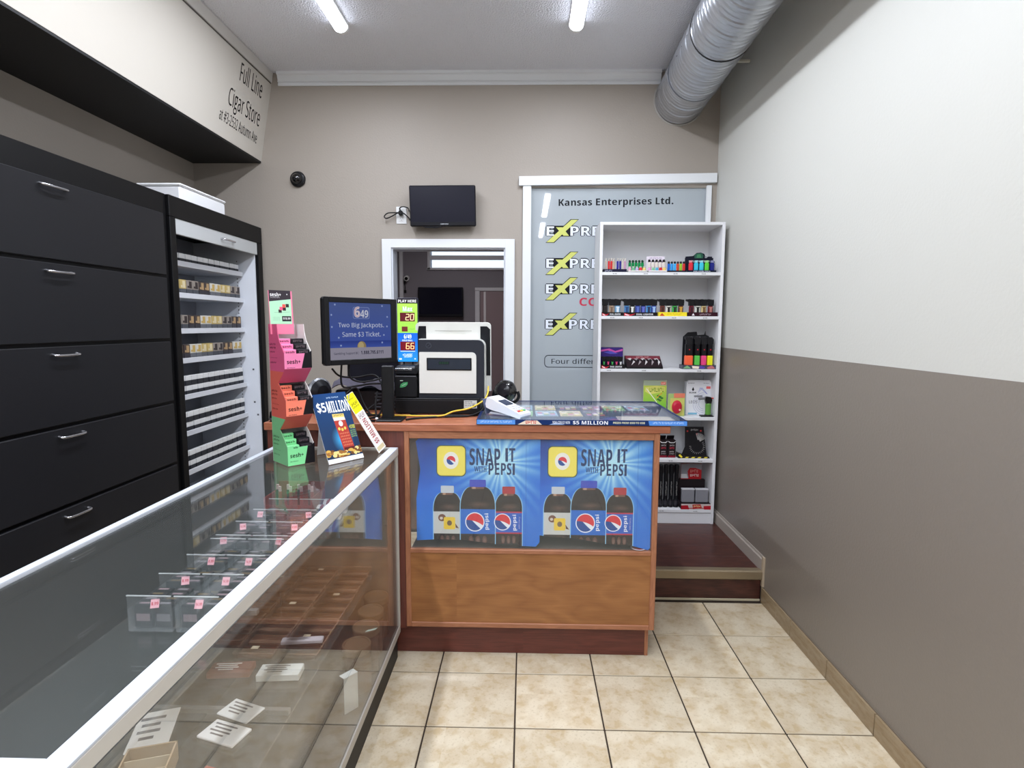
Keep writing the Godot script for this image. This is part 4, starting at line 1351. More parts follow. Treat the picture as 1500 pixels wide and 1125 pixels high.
func build_bookcase() -> void:
	var wm := mat(c8(226, 226, 228), 0.4)
	var o := thing("bookcase", "white open bookcase standing on the raised floor in the right back corner", "bookcase")
	var zb := -4.03
	for x in [[BX0, BX0 + 0.019], [BX1 - 0.019, BX1]]:
		part(o, "side", bb(Vector3(x[0], PLAT + 0.0005, zb), Vector3(x[1], 2.157, BZ), 0.001), wm)
	part(o, "top", bb(Vector3(BX0 + 0.019, 2.138, zb), Vector3(BX1 - 0.019, 2.157, BZ - 0.001), 0.001), wm)
	part(o, "back", bb(Vector3(BX0 + 0.019, PLAT + 0.01, zb + 0.002), Vector3(BX1 - 0.019, 2.138, zb + 0.008)), mat(c8(222, 222, 224), 0.5))
	part(o, "kick", bb(Vector3(BX0 + 0.019, PLAT + 0.0005, BZ - 0.02), Vector3(BX1 - 0.019, 0.246, BZ - 0.006), 0.001), wm)
	var sy := [1.8415, 1.5595, 1.2145, 0.8965, 0.6125, 0.2685]
	for i in 6:
		part(o, "shelf", bb(Vector3(BX0 + 0.019, sy[i] - 0.0205, zb + 0.008), Vector3(BX1 - 0.019, sy[i] - 0.0005, BZ - 0.001), 0.001), wm)
	# printed shelf prices
	var pr := MB.new()
	for q in [[0, 0.575], [0, 0.775], [0, 0.965], [0, 1.145], [1, 0.565], [1, 0.75], [1, 0.965], [1, 1.165], [2, 0.55], [2, 0.78], [2, 1.14], [4, 0.975], [4, 1.17], [5, 0.925], [5, 1.15]]:
		pr.xf = Transform3D(Basis.IDENTITY, Vector3(q[1], sy[q[0]] - 0.0145, BZ - 0.0005))
		pr.txt(letters(["$2.99", "$9.99", "$14.99", "$19.99"][int(q[1] * 100) % 4], true), -0.013, 0, 0.026, 0.007, 0)
	part(o, "price_print", pr, mat(c8(90, 86, 86), 0.6))
	var zc := BZ - 0.05

	# ---- top shelf
	var y: float = sy[0]
	tray("lighter_tray", "black lighter tray at the left end of the bookcase's top stocked shelf", 0.503, 0.656, y, 0.02, 0.06, c8(28, 28, 46), strip_tex(300, 40, c8(26, 26, 48), [["~~~~~~~", 20, 10, 90, 20, c8(180, 182, 196)]]))
	var cs := [[0.524, c8(196, 184, 170), "grey"], [0.543, c8(212, 52, 52), "left red"], [0.559, c8(206, 44, 46), "right red"], [0.574, c8(200, 172, 140), "tan"], [0.600, c8(46, 40, 140), "left blue"], [0.617, c8(42, 36, 128), "right blue"], [0.633, c8(202, 190, 178), "beige"], [0.648, c8(190, 150, 178), "mauve"]]
	for q in cs:
		lighter("slim %s lighter in the black tray at the left of the top stocked shelf" % q[2], Vector3(q[0], y + 0.0045, zc), 0.0135, 0.088, q[1], c8(214, 208, 200), "slim lighters in the left tray")
	tray("lighter_tray", "clear tray of green lighters, second from the left on the top stocked shelf", 0.661, 0.788, y, 0.012, 0.07, c8(214, 210, 204), null)
	for k in 5:
		lighter("green lighter, %s from the left in the back row of the clear tray" % nth(k), Vector3(0.682 + k * 0.0205, y + 0.0045, zc - 0.018), 0.0185, 0.078, c8(18, 132, 70), c8(30, 60, 44), "green lighters on the top stocked shelf")
	var pas := [c8(226, 170, 190), c8(120, 180, 140), c8(190, 176, 216), c8(214, 60, 70), c8(226, 206, 130)]
	var pasn := ["pink", "green", "lilac", "red", "yellow"]
	for k in 5:
		lighter("short %s lighter in the front row of the clear tray of green lighters" % pasn[k], Vector3(0.677 + k * 0.0235, y + 0.0045, zc + 0.012), 0.02, 0.034, pas[k], c8(230, 226, 220), "short pastel lighters before the green ones")
	var ct := tray("lighter_tray", "clear tray with a white dotted header card in the middle of the top stocked shelf", 0.79, 0.917, y, 0.012, 0.07, c8(220, 214, 212), null)
	var hc := Canvas.new(260, 240, c8(228, 218, 228))
	hc.text(letters("~~~ ~~~~~~ ~~~", true), 40, 14, 180, 20, c8(150, 130, 160))
	for k in 5:
		hc.ell(34 + k * 50, 78, 16, 15, c8(70, 50, 80))
		hc.ell(34 + k * 50, 74, 7, 6, c8(200, 160, 200))
	part(ct, "card", bx(Vector3(0.0, 0.055, -0.034), Vector3(0.118, 0.11, 0.0015)), mat(c8(226, 218, 226), 0.5))
	panel(ct, "card_print", printed(hc.tex()), 0.116, 0.107, Transform3D(Basis.IDENTITY, Vector3(0, 0.055, -0.033)))
	for k in 5:
		lighter("white lighter with a black top, %s from the left before the dotted card" % nth(k), Vector3(0.809 + k * 0.0235, y + 0.0045, zc - 0.014), 0.02, 0.082, c8(222, 212, 204), c8(28, 24, 28), "white lighters before the dotted card")
	var pas2 := [c8(214, 160, 206), c8(130, 190, 150), c8(90, 170, 206), c8(206, 50, 60), c8(236, 206, 110)]
	var pasn2 := ["pink", "green", "blue", "red", "yellow"]
	for k in 5:
		lighter("short %s lighter in front of the white ones with black tops" % pasn2[k], Vector3(0.806 + k * 0.0235, y + 0.0045, zc + 0.014), 0.02, 0.034, pas2[k], c8(230, 226, 220), "short pastel lighters before the white ones")
	tray("lighter_tray", "low black tray of mixed bright lighters right of the dotted card", 0.921, 1.040, y, 0.012, 0.06, c8(30, 30, 44), null)
	var dk := [[c8(28, 96, 190), "dark blue"], [c8(56, 150, 214), "sky blue"], [c8(70, 170, 226), "pale blue"], [c8(200, 70, 40), "orange-red"], [c8(150, 190, 50), "lime"], [c8(206, 56, 50), "red"]]
	for k in 6:
		lighter("%s lighter in the low black tray right of the dotted card" % dk[k][1], Vector3(0.932 + k * 0.0195, y + 0.0045, zc), 0.0175, 0.068, dk[k][0], c8(34, 34, 40), "bright lighters in the low black tray")
	var te := tray("torch_tray", "black display tray with a lettered header at the right end of the top stocked shelf", 1.044, 1.232, y, 0.014, 0.07, c8(20, 26, 44), strip_tex(380, 30, c8(16, 24, 44), [["DUAL FLAME TORCH", 80, 8, 220, 14, c8(214, 218, 226)]]), 0.1)
	var hp := PackedVector2Array([Vector2(-0.09, 0.05), Vector2(0.084, 0.05), Vector2(0.084, 0.108), Vector2(0.04, 0.108), Vector2(0.032, 0.126), Vector2(0.01, 0.134), Vector2(-0.018, 0.132), Vector2(-0.04, 0.112), Vector2(-0.09, 0.108)])
	var hb := MB.new()
	hb.prism(hp, -0.033, -0.031, Rect2(-0.09, 0.05, 0.174, 0.084))
	part(te, "header_card", hb, printed(strip_tex(520, 250, c8(20, 22, 38), [["DUAL FLAME TORCH", 70, 150, 400, 38, c8(236, 238, 242)], [[Vector2(200, 20), Vector2(320, 10), Vector2(350, 60), Vector2(340, 110), Vector2(180, 110), Vector2(170, 60)], c8(44, 90, 74)], [[Vector2(230, 36), Vector2(290, 30), Vector2(310, 100), Vector2(215, 100)], c8(70, 130, 90)], ["~~", 380, 66, 50, 36, c8(226, 230, 236)]])))
	var ec := [[c8(214, 48, 62), "red"], [c8(60, 186, 214), "left cyan"], [c8(66, 190, 216), "right cyan"], [c8(96, 204, 64), "lime green"], [c8(34, 40, 120), "navy"]]
	for k in 5:
		lighter("wide %s lighter in the lettered black display tray" % ec[k][1], Vector3(1.072 + k * 0.0345, y + 0.0045, zc + 0.01), 0.028, 0.074, ec[k][0], ec[k][0].lightened(0.55), "wide lighters in the lettered display tray")

	# ---- second shelf: torch lighters
	y = sy[1]
	var red_strip := strip_tex(480, 64, c8(24, 20, 22), [[[Vector2(0, 10), Vector2(90, 40), Vector2(170, 20), Vector2(100, 62), Vector2(0, 60)], c8(190, 40, 54)], [[Vector2(10, 24), Vector2(80, 50), Vector2(60, 58), Vector2(10, 40)], c8(236, 220, 220)], ["DUAL LIGHTER", 180, 20, 240, 28, c8(230, 230, 232)]])
	var yel_strip := strip_tex(480, 64, c8(232, 210, 50), [[[Vector2(20, 60), Vector2(60, 14), Vector2(110, 60)], c8(190, 70, 40)], ["~~~~ ~~~~~~~", 150, 18, 240, 28, c8(200, 170, 30)]])
	var mar_strip := strip_tex(480, 64, c8(52, 20, 30), [[[Vector2(60, 52), Vector2(85, 14), Vector2(110, 52)], c8(226, 220, 224)], ["~~~~~~~~", 190, 20, 180, 26, c8(170, 150, 156)]])
	tray("torch_tray", "red swoosh black torch tray at the left end of the second shelf", 0.499, 0.640, y, 0.024, 0.08, c8(26, 22, 24), red_strip)
	tray("torch_tray", "wide red swoosh black torch tray, second on the second shelf", 0.643, 0.862, y, 0.024, 0.08, c8(26, 22, 24), red_strip)
	tray("torch_tray", "yellow torch tray on the second shelf", 0.866, 1.054, y, 0.026, 0.08, c8(226, 204, 60), yel_strip)
	tray("torch_tray", "dark maroon torch tray at the right end of the second shelf", 1.058, 1.252, y, 0.026, 0.08, c8(52, 22, 30), mar_strip)
	var tl := [
		[0.526, c8(60, 52, 50), c8(40, 36, 36), "black", "the left red swoosh tray"], [0.568, c8(190, 164, 140), c8(120, 96, 80), "left tan", "the left red swoosh tray"], [0.608, c8(120, 170, 206), c8(220, 226, 232), "pale blue", "the left red swoosh tray"],
		[0.668, c8(86, 140, 190), c8(40, 70, 120), "steel blue", "the wide red swoosh tray"], [0.704, c8(24, 24, 26), c8(226, 226, 220), "black and white", "the wide red swoosh tray"], [0.740, c8(52, 64, 140), c8(90, 110, 180), "first navy", "the wide red swoosh tray"], [0.776, c8(44, 54, 120), c8(100, 110, 190), "second navy", "the wide red swoosh tray"], [0.812, c8(76, 146, 206), c8(40, 50, 80), "bright blue", "the wide red swoosh tray"], [0.846, c8(60, 76, 150), c8(160, 190, 226), "patterned blue", "the wide red swoosh tray"],
		[0.902, c8(116, 62, 54), c8(70, 40, 36), "brown", "the yellow tray"], [0.942, c8(226, 222, 210), c8(40, 36, 36), "white", "the yellow tray"], [0.982, c8(70, 170, 80), c8(30, 50, 36), "green", "the yellow tray"], [1.022, c8(96, 56, 50), c8(196, 150, 60), "dark brown", "the yellow tray"],
		[1.092, c8(112, 36, 48), c8(60, 24, 34), "left maroon", "the maroon tray"], [1.132, c8(222, 222, 210), c8(34, 34, 30), "spotted white", "the maroon tray"], [1.172, c8(212, 190, 136), c8(120, 90, 60), "cream", "the maroon tray"], [1.216, c8(108, 40, 46), c8(180, 120, 110), "right maroon", "the maroon tray"]]
	for q in tl:
		torch("%s torch lighter in %s on the second shelf" % [q[3], q[4]], Vector3(q[0], y + 0.0045, zc - 0.014), 1.08, q[1], q[2], "torch lighters on the second shelf")

	# ---- third shelf
	y = sy[2]
	tray("torch_tray", "red swoosh black tray at the left end of the third shelf", 0.503, 0.66, y, 0.026, 0.08, c8(26, 22, 24), red_strip)
	for k in 5:
		torch("small black torch lighter, %s from the left in the third shelf's left tray" % nth(k), Vector3(0.525 + k * 0.0275, y + 0.0045, zc - 0.004), 0.74, c8(26, 24, 26), [c8(60, 160, 80), c8(214, 70, 120), c8(60, 160, 80), c8(214, 70, 120), c8(220, 220, 220)][k], "small torches in the third shelf's left tray")
	var pb := thing("lid_box", "glossy purple carton lying on the back of the third shelf's left tray", "carton", Vector3(0.581, y, BZ - 0.125))
	part(pb, "carton", bb(Vector3(-0.078, 0, -0.06), Vector3(0.078, 0.136, 0.02), 0.004), mat(c8(58, 40, 104), 0.25))
	panel(pb, "print", printed(strip_tex(300, 120, c8(62, 46, 120), [[[Vector2(0, 30), Vector2(120, 10), Vector2(200, 44), Vector2(300, 14), Vector2(300, 40), Vector2(190, 70), Vector2(100, 36), Vector2(0, 56)], c8(206, 90, 170)], [[Vector2(40, 60), Vector2(140, 44), Vector2(240, 80), Vector2(130, 84)], c8(90, 90, 190)]]), 0.3), 0.15, 0.06, Transform3D(Basis.IDENTITY, Vector3(0, 0.104, 0.0206)))
	var rb := thing("carton", "low black carton with silver swirls and a slanting lid on the third shelf", "carton", Vector3(0.79, y, BZ - 0.07))
	var rbm := MB.new()
	rbm.xf = Transform3D(Basis(Vector3.UP, PI / 2), Vector3(-0.118, 0, 0))
	rbm.prism(PackedVector2Array([Vector2(-0.05, 0), Vector2(0.06, 0), Vector2(0.06, 0.08), Vector2(0.05, 0.08), Vector2(-0.05, 0.012)]), 0, 0.236)
	part(rb, "carton", rbm, mat(c8(30, 26, 28), 0.35))
	var rc := Canvas.new(470, 230, c8(40, 30, 34))
	rc.rect(0, 0, 470, 70, c8(120, 50, 60))
	for k in 5:
		rc.poly(PackedVector2Array([Vector2(20 + k * 90, 60), Vector2(70 + k * 90, 50), Vector2(120 + k * 84, 130), Vector2(60 + k * 90, 200), Vector2(90 + k * 84, 130)]), c8(196, 190, 190) if k % 2 == 0 else c8(150, 140, 142))
		rc.ell(80 + k * 84, 100, 18, 30, c8(30, 26, 30))
	rc.text(letters("~~~~~~", true), 150, 10, 170, 34, c8(206, 150, 150))
	panel(rb, "print", printed(rc.tex(), 0.3), 0.232, 0.118, Transform3D(Basis(Vector3.RIGHT, -0.9735), Vector3(0, 0.0468, 0.0005)))
	var nt := tray("torch_tray", "graffiti tray with a black back card at the right of the third shelf", 1.036, 1.256, y, 0.026, 0.09, c8(90, 90, 100), strip_tex(440, 60, c8(70, 72, 86), [[[Vector2(0, 50), Vector2(60, 5), Vector2(110, 50)], c8(120, 170, 120)], [[Vector2(120, 10), Vector2(220, 20), Vector2(210, 56), Vector2(130, 50)], c8(230, 214, 196)], [[Vector2(230, 6), Vector2(300, 30), Vector2(280, 56), Vector2(220, 50)], c8(90, 70, 160)], [[Vector2(320, 30), Vector2(390, 4), Vector2(430, 50), Vector2(330, 56)], c8(190, 110, 110)]]))
	var cardb := MB.new()
	cardb.prism(PackedVector2Array([Vector2(-0.092, 0.0), Vector2(0.08, 0.0), Vector2(0.082, 0.215), Vector2(0.06, 0.225), Vector2(0.058, 0.25), Vector2(0.05, 0.225), Vector2(0.005, 0.222), Vector2(0.0, 0.244), Vector2(-0.06, 0.24), Vector2(-0.09, 0.21)]), -0.043, -0.041)
	part(nt, "back_card", cardb, mat(c8(24, 24, 28), 0.4))
	var cardp := MB.new()
	cardp.txt(letters("~~~~~~~~", true), -0.08, 0.192, 0.15, 0.02, -0.0405)
	part(nt, "card_print", cardp, mat(c8(110, 110, 116), 0.4))
	var nc := [[1.083, 0.05, c8(250, 104, 66), "wide orange"], [1.137, 0.034, c8(96, 196, 84), "green"], [1.18, 0.034, c8(232, 74, 130), "pink"], [1.221, 0.034, c8(236, 232, 40), "yellow"]]
	for k in 4:
		var q: Array = nc[k]
		var w: float = q[1]
		var t := thing("gas_torch", "tall black gas torch with a %s neon base on the third shelf" % q[3], "torch lighter", Vector3(q[0], y + 0.0045, zc - 0.005), 0, "neon torches in the graffiti tray")
		part(t, "base", bb(Vector3(-w / 2, 0.018, -0.018), Vector3(w / 2, 0.083, 0.018), 0.004), mat(q[2], 0.35))
		part(t, "foot", bb(Vector3(-w / 2, 0, -0.018), Vector3(w / 2, 0.018, 0.018), 0.003), mat(q[2], 0.35))
		part(t, "body", bb(Vector3(-w / 2 + 0.001, 0.083, -0.017), Vector3(w / 2 - 0.001, 0.16, 0.017), 0.005), mat(c8(22, 21, 24), 0.35))
		var hd := MB.new()
		hd.prism(PackedVector2Array([Vector2(-0.02, 0.158), Vector2(0.018, 0.158), Vector2(0.02, 0.19), Vector2(0.008, 0.204), Vector2(-0.02, 0.206), Vector2(-0.03, 0.198), Vector2(-0.02, 0.184)]), -0.014, 0.014)
		part(t, "head", hd, mat(c8(26, 25, 28), 0.4))
		part(t, "switch", bb(Vector3(-0.004, 0.118, 0.017), Vector3(0.004, 0.126, 0.019), 0.001), mat(c8(190, 40, 50), 0.4), "small red switch")

	# ---- fourth shelf: blister packs and a box
	y = sy[3]
	var g := Canvas.new(320, 480, c8(150, 200, 70))
	g.fade(0, 60, 320, 420, c8(206, 216, 90), c8(96, 186, 60))
	g.rect(0, 0, 320, 66, c8(170, 180, 160))
	g.rrect(240, 14, 70, 40, 6, c8(232, 120, 100))
	g.text(letters("~~", true), 252, 24, 46, 20, c8(250, 220, 210))
	g.poly(PackedVector2Array([Vector2(20, 90), Vector2(180, 70), Vector2(300, 90), Vector2(296, 150), Vector2(90, 190), Vector2(20, 150)]), c8(226, 222, 120))
	g.text(letters("~~~~~~~", true), 84, 96, 200, 60, c8(120, 150, 50))
	g.line(Vector2(40, 110), Vector2(190, 300), 12, c8(236, 240, 214))
	for k in 5:
		g.ell(230 + (k % 3) * 24 - 20, 210 + k * 16, 22, 14, c8(40 + k * 10, 120, 60))
	g.line(Vector2(180, 240), Vector2(260, 170), 10, c8(226, 150, 60))
	var b1 := thing("blister_pack", "bright green and yellow blister pack standing on the fourth shelf", "blister pack", Vector3(0.872, y, BZ - 0.07))
	part(b1, "card", bx(Vector3(0, 0.118, 0), Vector3(0.156, 0.236, 0.003), 0.001), mat(c8(190, 200, 150), 0.4))
	panel(b1, "print", printed(g.tex(), 0.25), 0.152, 0.232, Transform3D(Basis.IDENTITY, Vector3(0, 0.118, 0.0018)))
	var b2 := thing("blister_pack", "smaller blister pack with an oval red grinder on the fourth shelf", "blister pack", Vector3(1.012, y, BZ - 0.05))
	part(b2, "card", bx(Vector3(0, 0.075, 0), Vector3(0.112, 0.15, 0.003), 0.001), mat(c8(168, 196, 120), 0.35))
	part(b2, "header", bx(Vector3(0.018, 0.138, 0.002), Vector3(0.072, 0.03, 0.001)), mat(c8(230, 132, 104), 0.4))
	part(b2, "insert", bx(Vector3(0.005, 0.062, 0.002), Vector3(0.092, 0.116, 0.001)), mat(c8(206, 204, 110), 0.4))
	var gr := MB.new()
	var gb := Basis(Vector3.BACK, 0.5) * Basis(Vector3.RIGHT, PI / 2)
	gr.lathe([Vector2(0, 0), Vector2(0.03, 0), Vector2(0.034, 0.006), Vector2(0.03, 0.018), Vector2(0.02, 0.022), Vector2(0, 0.022)], 24, Vector3(0.002, 0.062, 0.003), gb.scaled(Vector3(1, 1.35, 1)))
	part(b2, "grinder", gr, mat(c8(190, 40, 62), 0.25))
	var gk := MB.new()
	gk.cyl(Vector3(0.018, 0.045, 0.024), Vector3(0.018, 0.045, 0.027), 0.007, 16)
	part(b2, "cap", gk, mat(c8(232, 190, 170), 0.3))
	var wb := Canvas.new(350, 470, c8(232, 232, 236))
	wb.text(letters("BLINK", true), 40, 140, 100, 22, c8(24, 24, 28))
	wb.poly(PackedVector2Array([Vector2(92, 70), Vector2(110, 110), Vector2(92, 130), Vector2(74, 110)]), c8(20, 20, 24))
	for k in 3:
		var kk := k * 16.0
		wb.line(Vector2(170 + kk, 150 - kk), Vector2(190 + kk, 80), 5, c8(150, 156, 206))
		wb.line(Vector2(190 + kk, 80), Vector2(290 + kk * 0.3, 170), 5, c8(150, 156, 206))
	for k in 4:
		for a in 18:
			var a0 := PI * 0.5 + a * PI / 18.0
			var r := 150.0 - k * 26.0
			wb.line(Vector2(250 + cos(a0) * r, 330 + sin(a0) * r * 1.05 - 20), Vector2(250 + cos(a0 + 0.18) * r, 330 + sin(a0 + 0.18) * r * 1.05 - 20), 5, c8(176, 176, 206))
	wb.text(letters("LEOS", false), 40, 264, 118, 40, c8(70, 70, 76))
	wb.rect(110, 190, 120, 26, c8(140, 140, 146))
	wb.rrect(280, 60, 60, 36, 6, c8(236, 110, 110))
	wb.rect(30, 440, 130, 26, c8(120, 180, 206))
	wb.text(letters("~~~~~~", false), 20, 10, 90, 12, c8(120, 120, 126))
	wb.text(letters("~~~~~", false), 240, 10, 80, 12, c8(120, 120, 126))
	var b3 := thing("boxed_torch", "white printed carton standing behind a green torch on the fourth shelf", "carton", Vector3(1.172, y, BZ - 0.1))
	part(b3, "carton", bb(Vector3(-0.083, 0, -0.05), Vector3(0.085, 0.226, 0.0), 0.002), mat(c8(228, 228, 232), 0.4))
	panel(b3, "print", printed(wb.tex(), 0.35), 0.164, 0.222, Transform3D(Basis.IDENTITY, Vector3(0.001, 0.113, 0.0006)))
	part(b3, "hang_tab", bx(Vector3(0.0, 0.231, -0.002), Vector3(0.15, 0.012, 0.002)), mat(c8(222, 222, 226), 0.4))
	var b4 := thing("gas_torch", "green bodied gas torch with a black head on a wide foot before the white carton", "torch lighter", Vector3(1.222, y, BZ - 0.045))
	var gf := MB.new()
	gf.box(Vector3(-0.01, 0.004, 0), Vector3(0.085, 0.008, 0.05), 0.003)
	gf.lathe([Vector2(0.024, 0.008), Vector2(0.02, 0.014), Vector2(0, 0.014)], 16)
	part(b4, "foot", gf, mat(c8(24, 24, 24), 0.4))
	var gt := MB.new()
	gt.lathe([Vector2(0, 0.013), Vector2(0.018, 0.013), Vector2(0.0185, 0.02), Vector2(0.0185, 0.083), Vector2(0.016, 0.088), Vector2(0, 0.088)], 20)
	part(b4, "tank", gt, mat(c8(96, 148, 66), 0.35))
	var gh := MB.new()
	gh.prism(PackedVector2Array([Vector2(-0.017, 0.087), Vector2(0.016, 0.087), Vector2(0.022, 0.112), Vector2(0.014, 0.13), Vector2(-0.012, 0.134), Vector2(-0.024, 0.128), Vector2(-0.022, 0.112)]), -0.014, 0.014)
	part(b4, "head", gh, mat(c8(26, 25, 25), 0.35))
	var gn := MB.new()
	gn.cyl(Vector3(-0.02, 0.121, 0), Vector3(-0.066, 0.119, 0), 0.0085, 14)
	part(b4, "nozzle", gn, mat(c8(150, 150, 154), 0.3, 0.8))
	part(b4, "trigger", bx(Vector3(0.026, 0.122, 0), Vector3(0.018, 0.01, 0.01), 0.003, ), mat(c8(190, 60, 50), 0.4), "red trigger")

	# ---- fifth shelf
	y = sy[4]
	for k in 2:
		var ct2 := thing("pack_carton", "black and red carton with an opened top flap, %s one on the fifth shelf" % ["left", "right"][k], "carton", Vector3(0.937 + k * 0.056, y, BZ - 0.07), 0, "black and red cartons on the fifth shelf")
		part(ct2, "carton", bb(Vector3(-0.026, 0, -0.05), Vector3(0.026, 0.118, 0.02), 0.002), mat(c8(30, 22, 24), 0.35))
		panel(ct2, "print", printed(strip_tex(110, 240, c8(34, 24, 27), [[[Vector2(0, 6), Vector2(30, 26), Vector2(80, 26), Vector2(110, 4), Vector2(110, 14), Vector2(84, 36), Vector2(26, 36), Vector2(0, 18)], c8(226, 222, 222)], ["~~~~", 22, 60, 66, 18, c8(206, 196, 196)], ["~~~~", 22, 92, 66, 28, c8(196, 60, 76)], ["~~~~", 22, 150, 60, 16, c8(226, 220, 220)], ["~~~~~", 22, 180, 66, 14, c8(200, 190, 190)], [[Vector2(0, 212), Vector2(110, 212), Vector2(110, 240), Vector2(0, 240)], c8(120, 24, 40)]])), 0.05, 0.116, Transform3D(Basis.IDENTITY, Vector3(0, 0.059, 0.0206)))
		var fl := MB.new()
		fl.box(Vector3(0, 0.13, -0.03), Vector3(0.05, 0.03, 0.0015), 0.0, Basis(Vector3.RIGHT, 0.5))
		part(ct2, "flap", fl, mat(c8(26, 22, 24), 0.4))
	var td := thing("tool_display", "black trapezoid display card with a fan of silver picks on the fifth shelf", "display", Vector3(1.15, y, BZ - 0.07))
	var tbm := MB.new()
	tbm.prism(PackedVector2Array([Vector2(-0.118, 0), Vector2(0.094, 0), Vector2(0.09, 0.01), Vector2(-0.06, 0.012), Vector2(-0.118, 0.034)]), -0.02, 0.035)
	part(td, "tray", tbm, mat(c8(30, 28, 24), 0.4))
	for k in 5:
		var stp := MB.new()
		stp.prism(PackedVector2Array([Vector2(-0.116 + k * 0.042, 0.0012 + (0.018 if k == 0 else 0.0)), Vector2(-0.096 + k * 0.042, 0.0012), Vector2(-0.088 + k * 0.042, 0.0095), Vector2(-0.106 + k * 0.042, 0.0095 + (0.02 if k == 0 else 0.0))]), 0.0352, 0.0358)
		part(td, "stripe", stp, mat(c8(226, 206, 60), 0.4))
	var tcd := MB.new()
	tcd.xf = Transform3D(Basis(Vector3.RIGHT, -0.12), Vector3(0, 0.01, -0.005))
	tcd.prism(PackedVector2Array([Vector2(-0.088, 0), Vector2(0.084, 0), Vector2(0.064, 0.195), Vector2(-0.062, 0.195), Vector2(-0.062, 0.06)]), -0.001, 0.001)
	part(td, "card", tcd, mat(c8(26, 25, 28), 0.35))
	var tp := MB.new()
	tp.xf = tcd.xf
	tp.txt(letters("~~~~~", true), -0.022, 0.168, 0.048, 0.012, 0.0014)
	for k in 9:
		var a := 0.2 + k * 0.16
		tp.box(Vector3(0.028 + cos(a + 0.35) * 0.035, 0.085 + sin(a + 0.35) * 0.045, 0.002), Vector3(0.045, 0.0035, 0.002), 0.0, Basis(Vector3.BACK, a + 0.35))
	for k in 16:
		var a := PI + k * 0.25
		tp.box(Vector3(0.02 + cos(a) * 0.046, 0.062 + sin(a) * 0.046, 0.0016), Vector3(0.012, 0.002, 0.001), 0.0, Basis(Vector3.BACK, a))
	part(td, "picks", tp, mat(c8(190, 188, 186), 0.35, 0.5))
	var dd := MB.new()
	dd.xf = tcd.xf
	for q in [[-0.045, 0.165], [0.045, 0.168], [0.018, 0.146]]:
		dd.box(Vector3(q[0], q[1], 0.0014), Vector3(0.01, 0.01, 0.001))
	part(td, "red_marks", dd, mat(c8(206, 60, 56), 0.4))

	# ---- bottom shelf
	y = sy[5]
	for k in 4:
		var fb := thing("flashlight", "tall black flashlight standing on the bottom shelf, %s from the left" % nth(k), "flashlight", Vector3(0.926 + k * 0.0355, y, BZ - 0.06), 0, "black flashlights on the bottom shelf")
		var fm := MB.new()
		fm.lathe([Vector2(0, 0), Vector2(0.015, 0), Vector2(0.0165, 0.004), Vector2(0.0165, 0.05), Vector2(0.0145, 0.055), Vector2(0.0145, 0.225), Vector2(0.0165, 0.24), Vector2(0.0168, 0.285), Vector2(0.014, 0.293), Vector2(0, 0.29)], 18)
		part(fb, "barrel", fm, mat(c8(22, 22, 26), 0.3))
		var fr := MB.new()
		fr.lathe([Vector2(0.0169, 0.018), Vector2(0.0172, 0.02), Vector2(0.0172, 0.045), Vector2(0.0169, 0.047)], 18)
		part(fb, "grip_band", fr, mat(c8(58, 56, 62), 0.3, 0.4))
		var ft := MB.new()
		ft.xf = Transform3D(Basis(Vector3.BACK, PI / 2), Vector3(0.0035, 0.085, 0.0149))
		ft.txt(letters("~~~~~~~~", false), 0, -0.0, 0.095, 0.007, 0)
		part(fb, "lettering", ft, mat(c8(170, 168, 166), 0.4))
	var rx := thing("paper_display", "open red and white display carton on the bottom shelf", "carton", Vector3(1.155, y, BZ - 0.08))
	var rxm := MB.new()
	rxm.box(Vector3(0.0, 0.02, 0.03), Vector3(0.2, 0.04, 0.09), 0.002)
	rxm.box(Vector3(-0.01, 0.1, -0.02), Vector3(0.18, 0.17, 0.03), 0.002)
	part(rx, "carton", rxm, mat(c8(30, 22, 26), 0.45))
	panel(rx, "front_print", printed(strip_tex(400, 80, c8(206, 190, 186), [[[Vector2(0, 24), Vector2(90, 20), Vector2(110, 80), Vector2(0, 80)], c8(176, 30, 44)], [[Vector2(150, 10), Vector2(260, 4), Vector2(280, 60), Vector2(160, 76)], c8(186, 44, 44)], ["~~~~~", 168, 20, 90, 28, c8(240, 220, 160)], [[Vector2(300, 30), Vector2(400, 24), Vector2(400, 80), Vector2(310, 80)], c8(190, 36, 50)], [[Vector2(0, 60), Vector2(400, 56), Vector2(400, 66), Vector2(0, 70)], c8(170, 30, 40)]])), 0.198, 0.038, Transform3D(Basis.IDENTITY, Vector3(0, 0.02, 0.0756)))
	part(rx, "back_card", bx(Vector3(-0.012, 0.215, -0.02), Vector3(0.14, 0.155, 0.003), 0.001), mat(c8(176, 36, 42), 0.4))
	panel(rx, "back_print", printed(strip_tex(290, 320, c8(186, 40, 46), [[[Vector2(0, 0), Vector2(290, 0), Vector2(290, 90), Vector2(200, 60), Vector2(120, 60), Vector2(90, 110), Vector2(110, 210), Vector2(0, 210)], c8(150, 150, 156)], [[Vector2(0, 150), Vector2(80, 150), Vector2(100, 214), Vector2(0, 214)], c8(214, 216, 220)], ["~~~~", 130, 84, 110, 44, c8(226, 150, 140)], ["~~~~", 130, 150, 120, 36, c8(240, 226, 220)]])), 0.138, 0.152, Transform3D(Basis.IDENTITY, Vector3(-0.012, 0.215, -0.0182)))
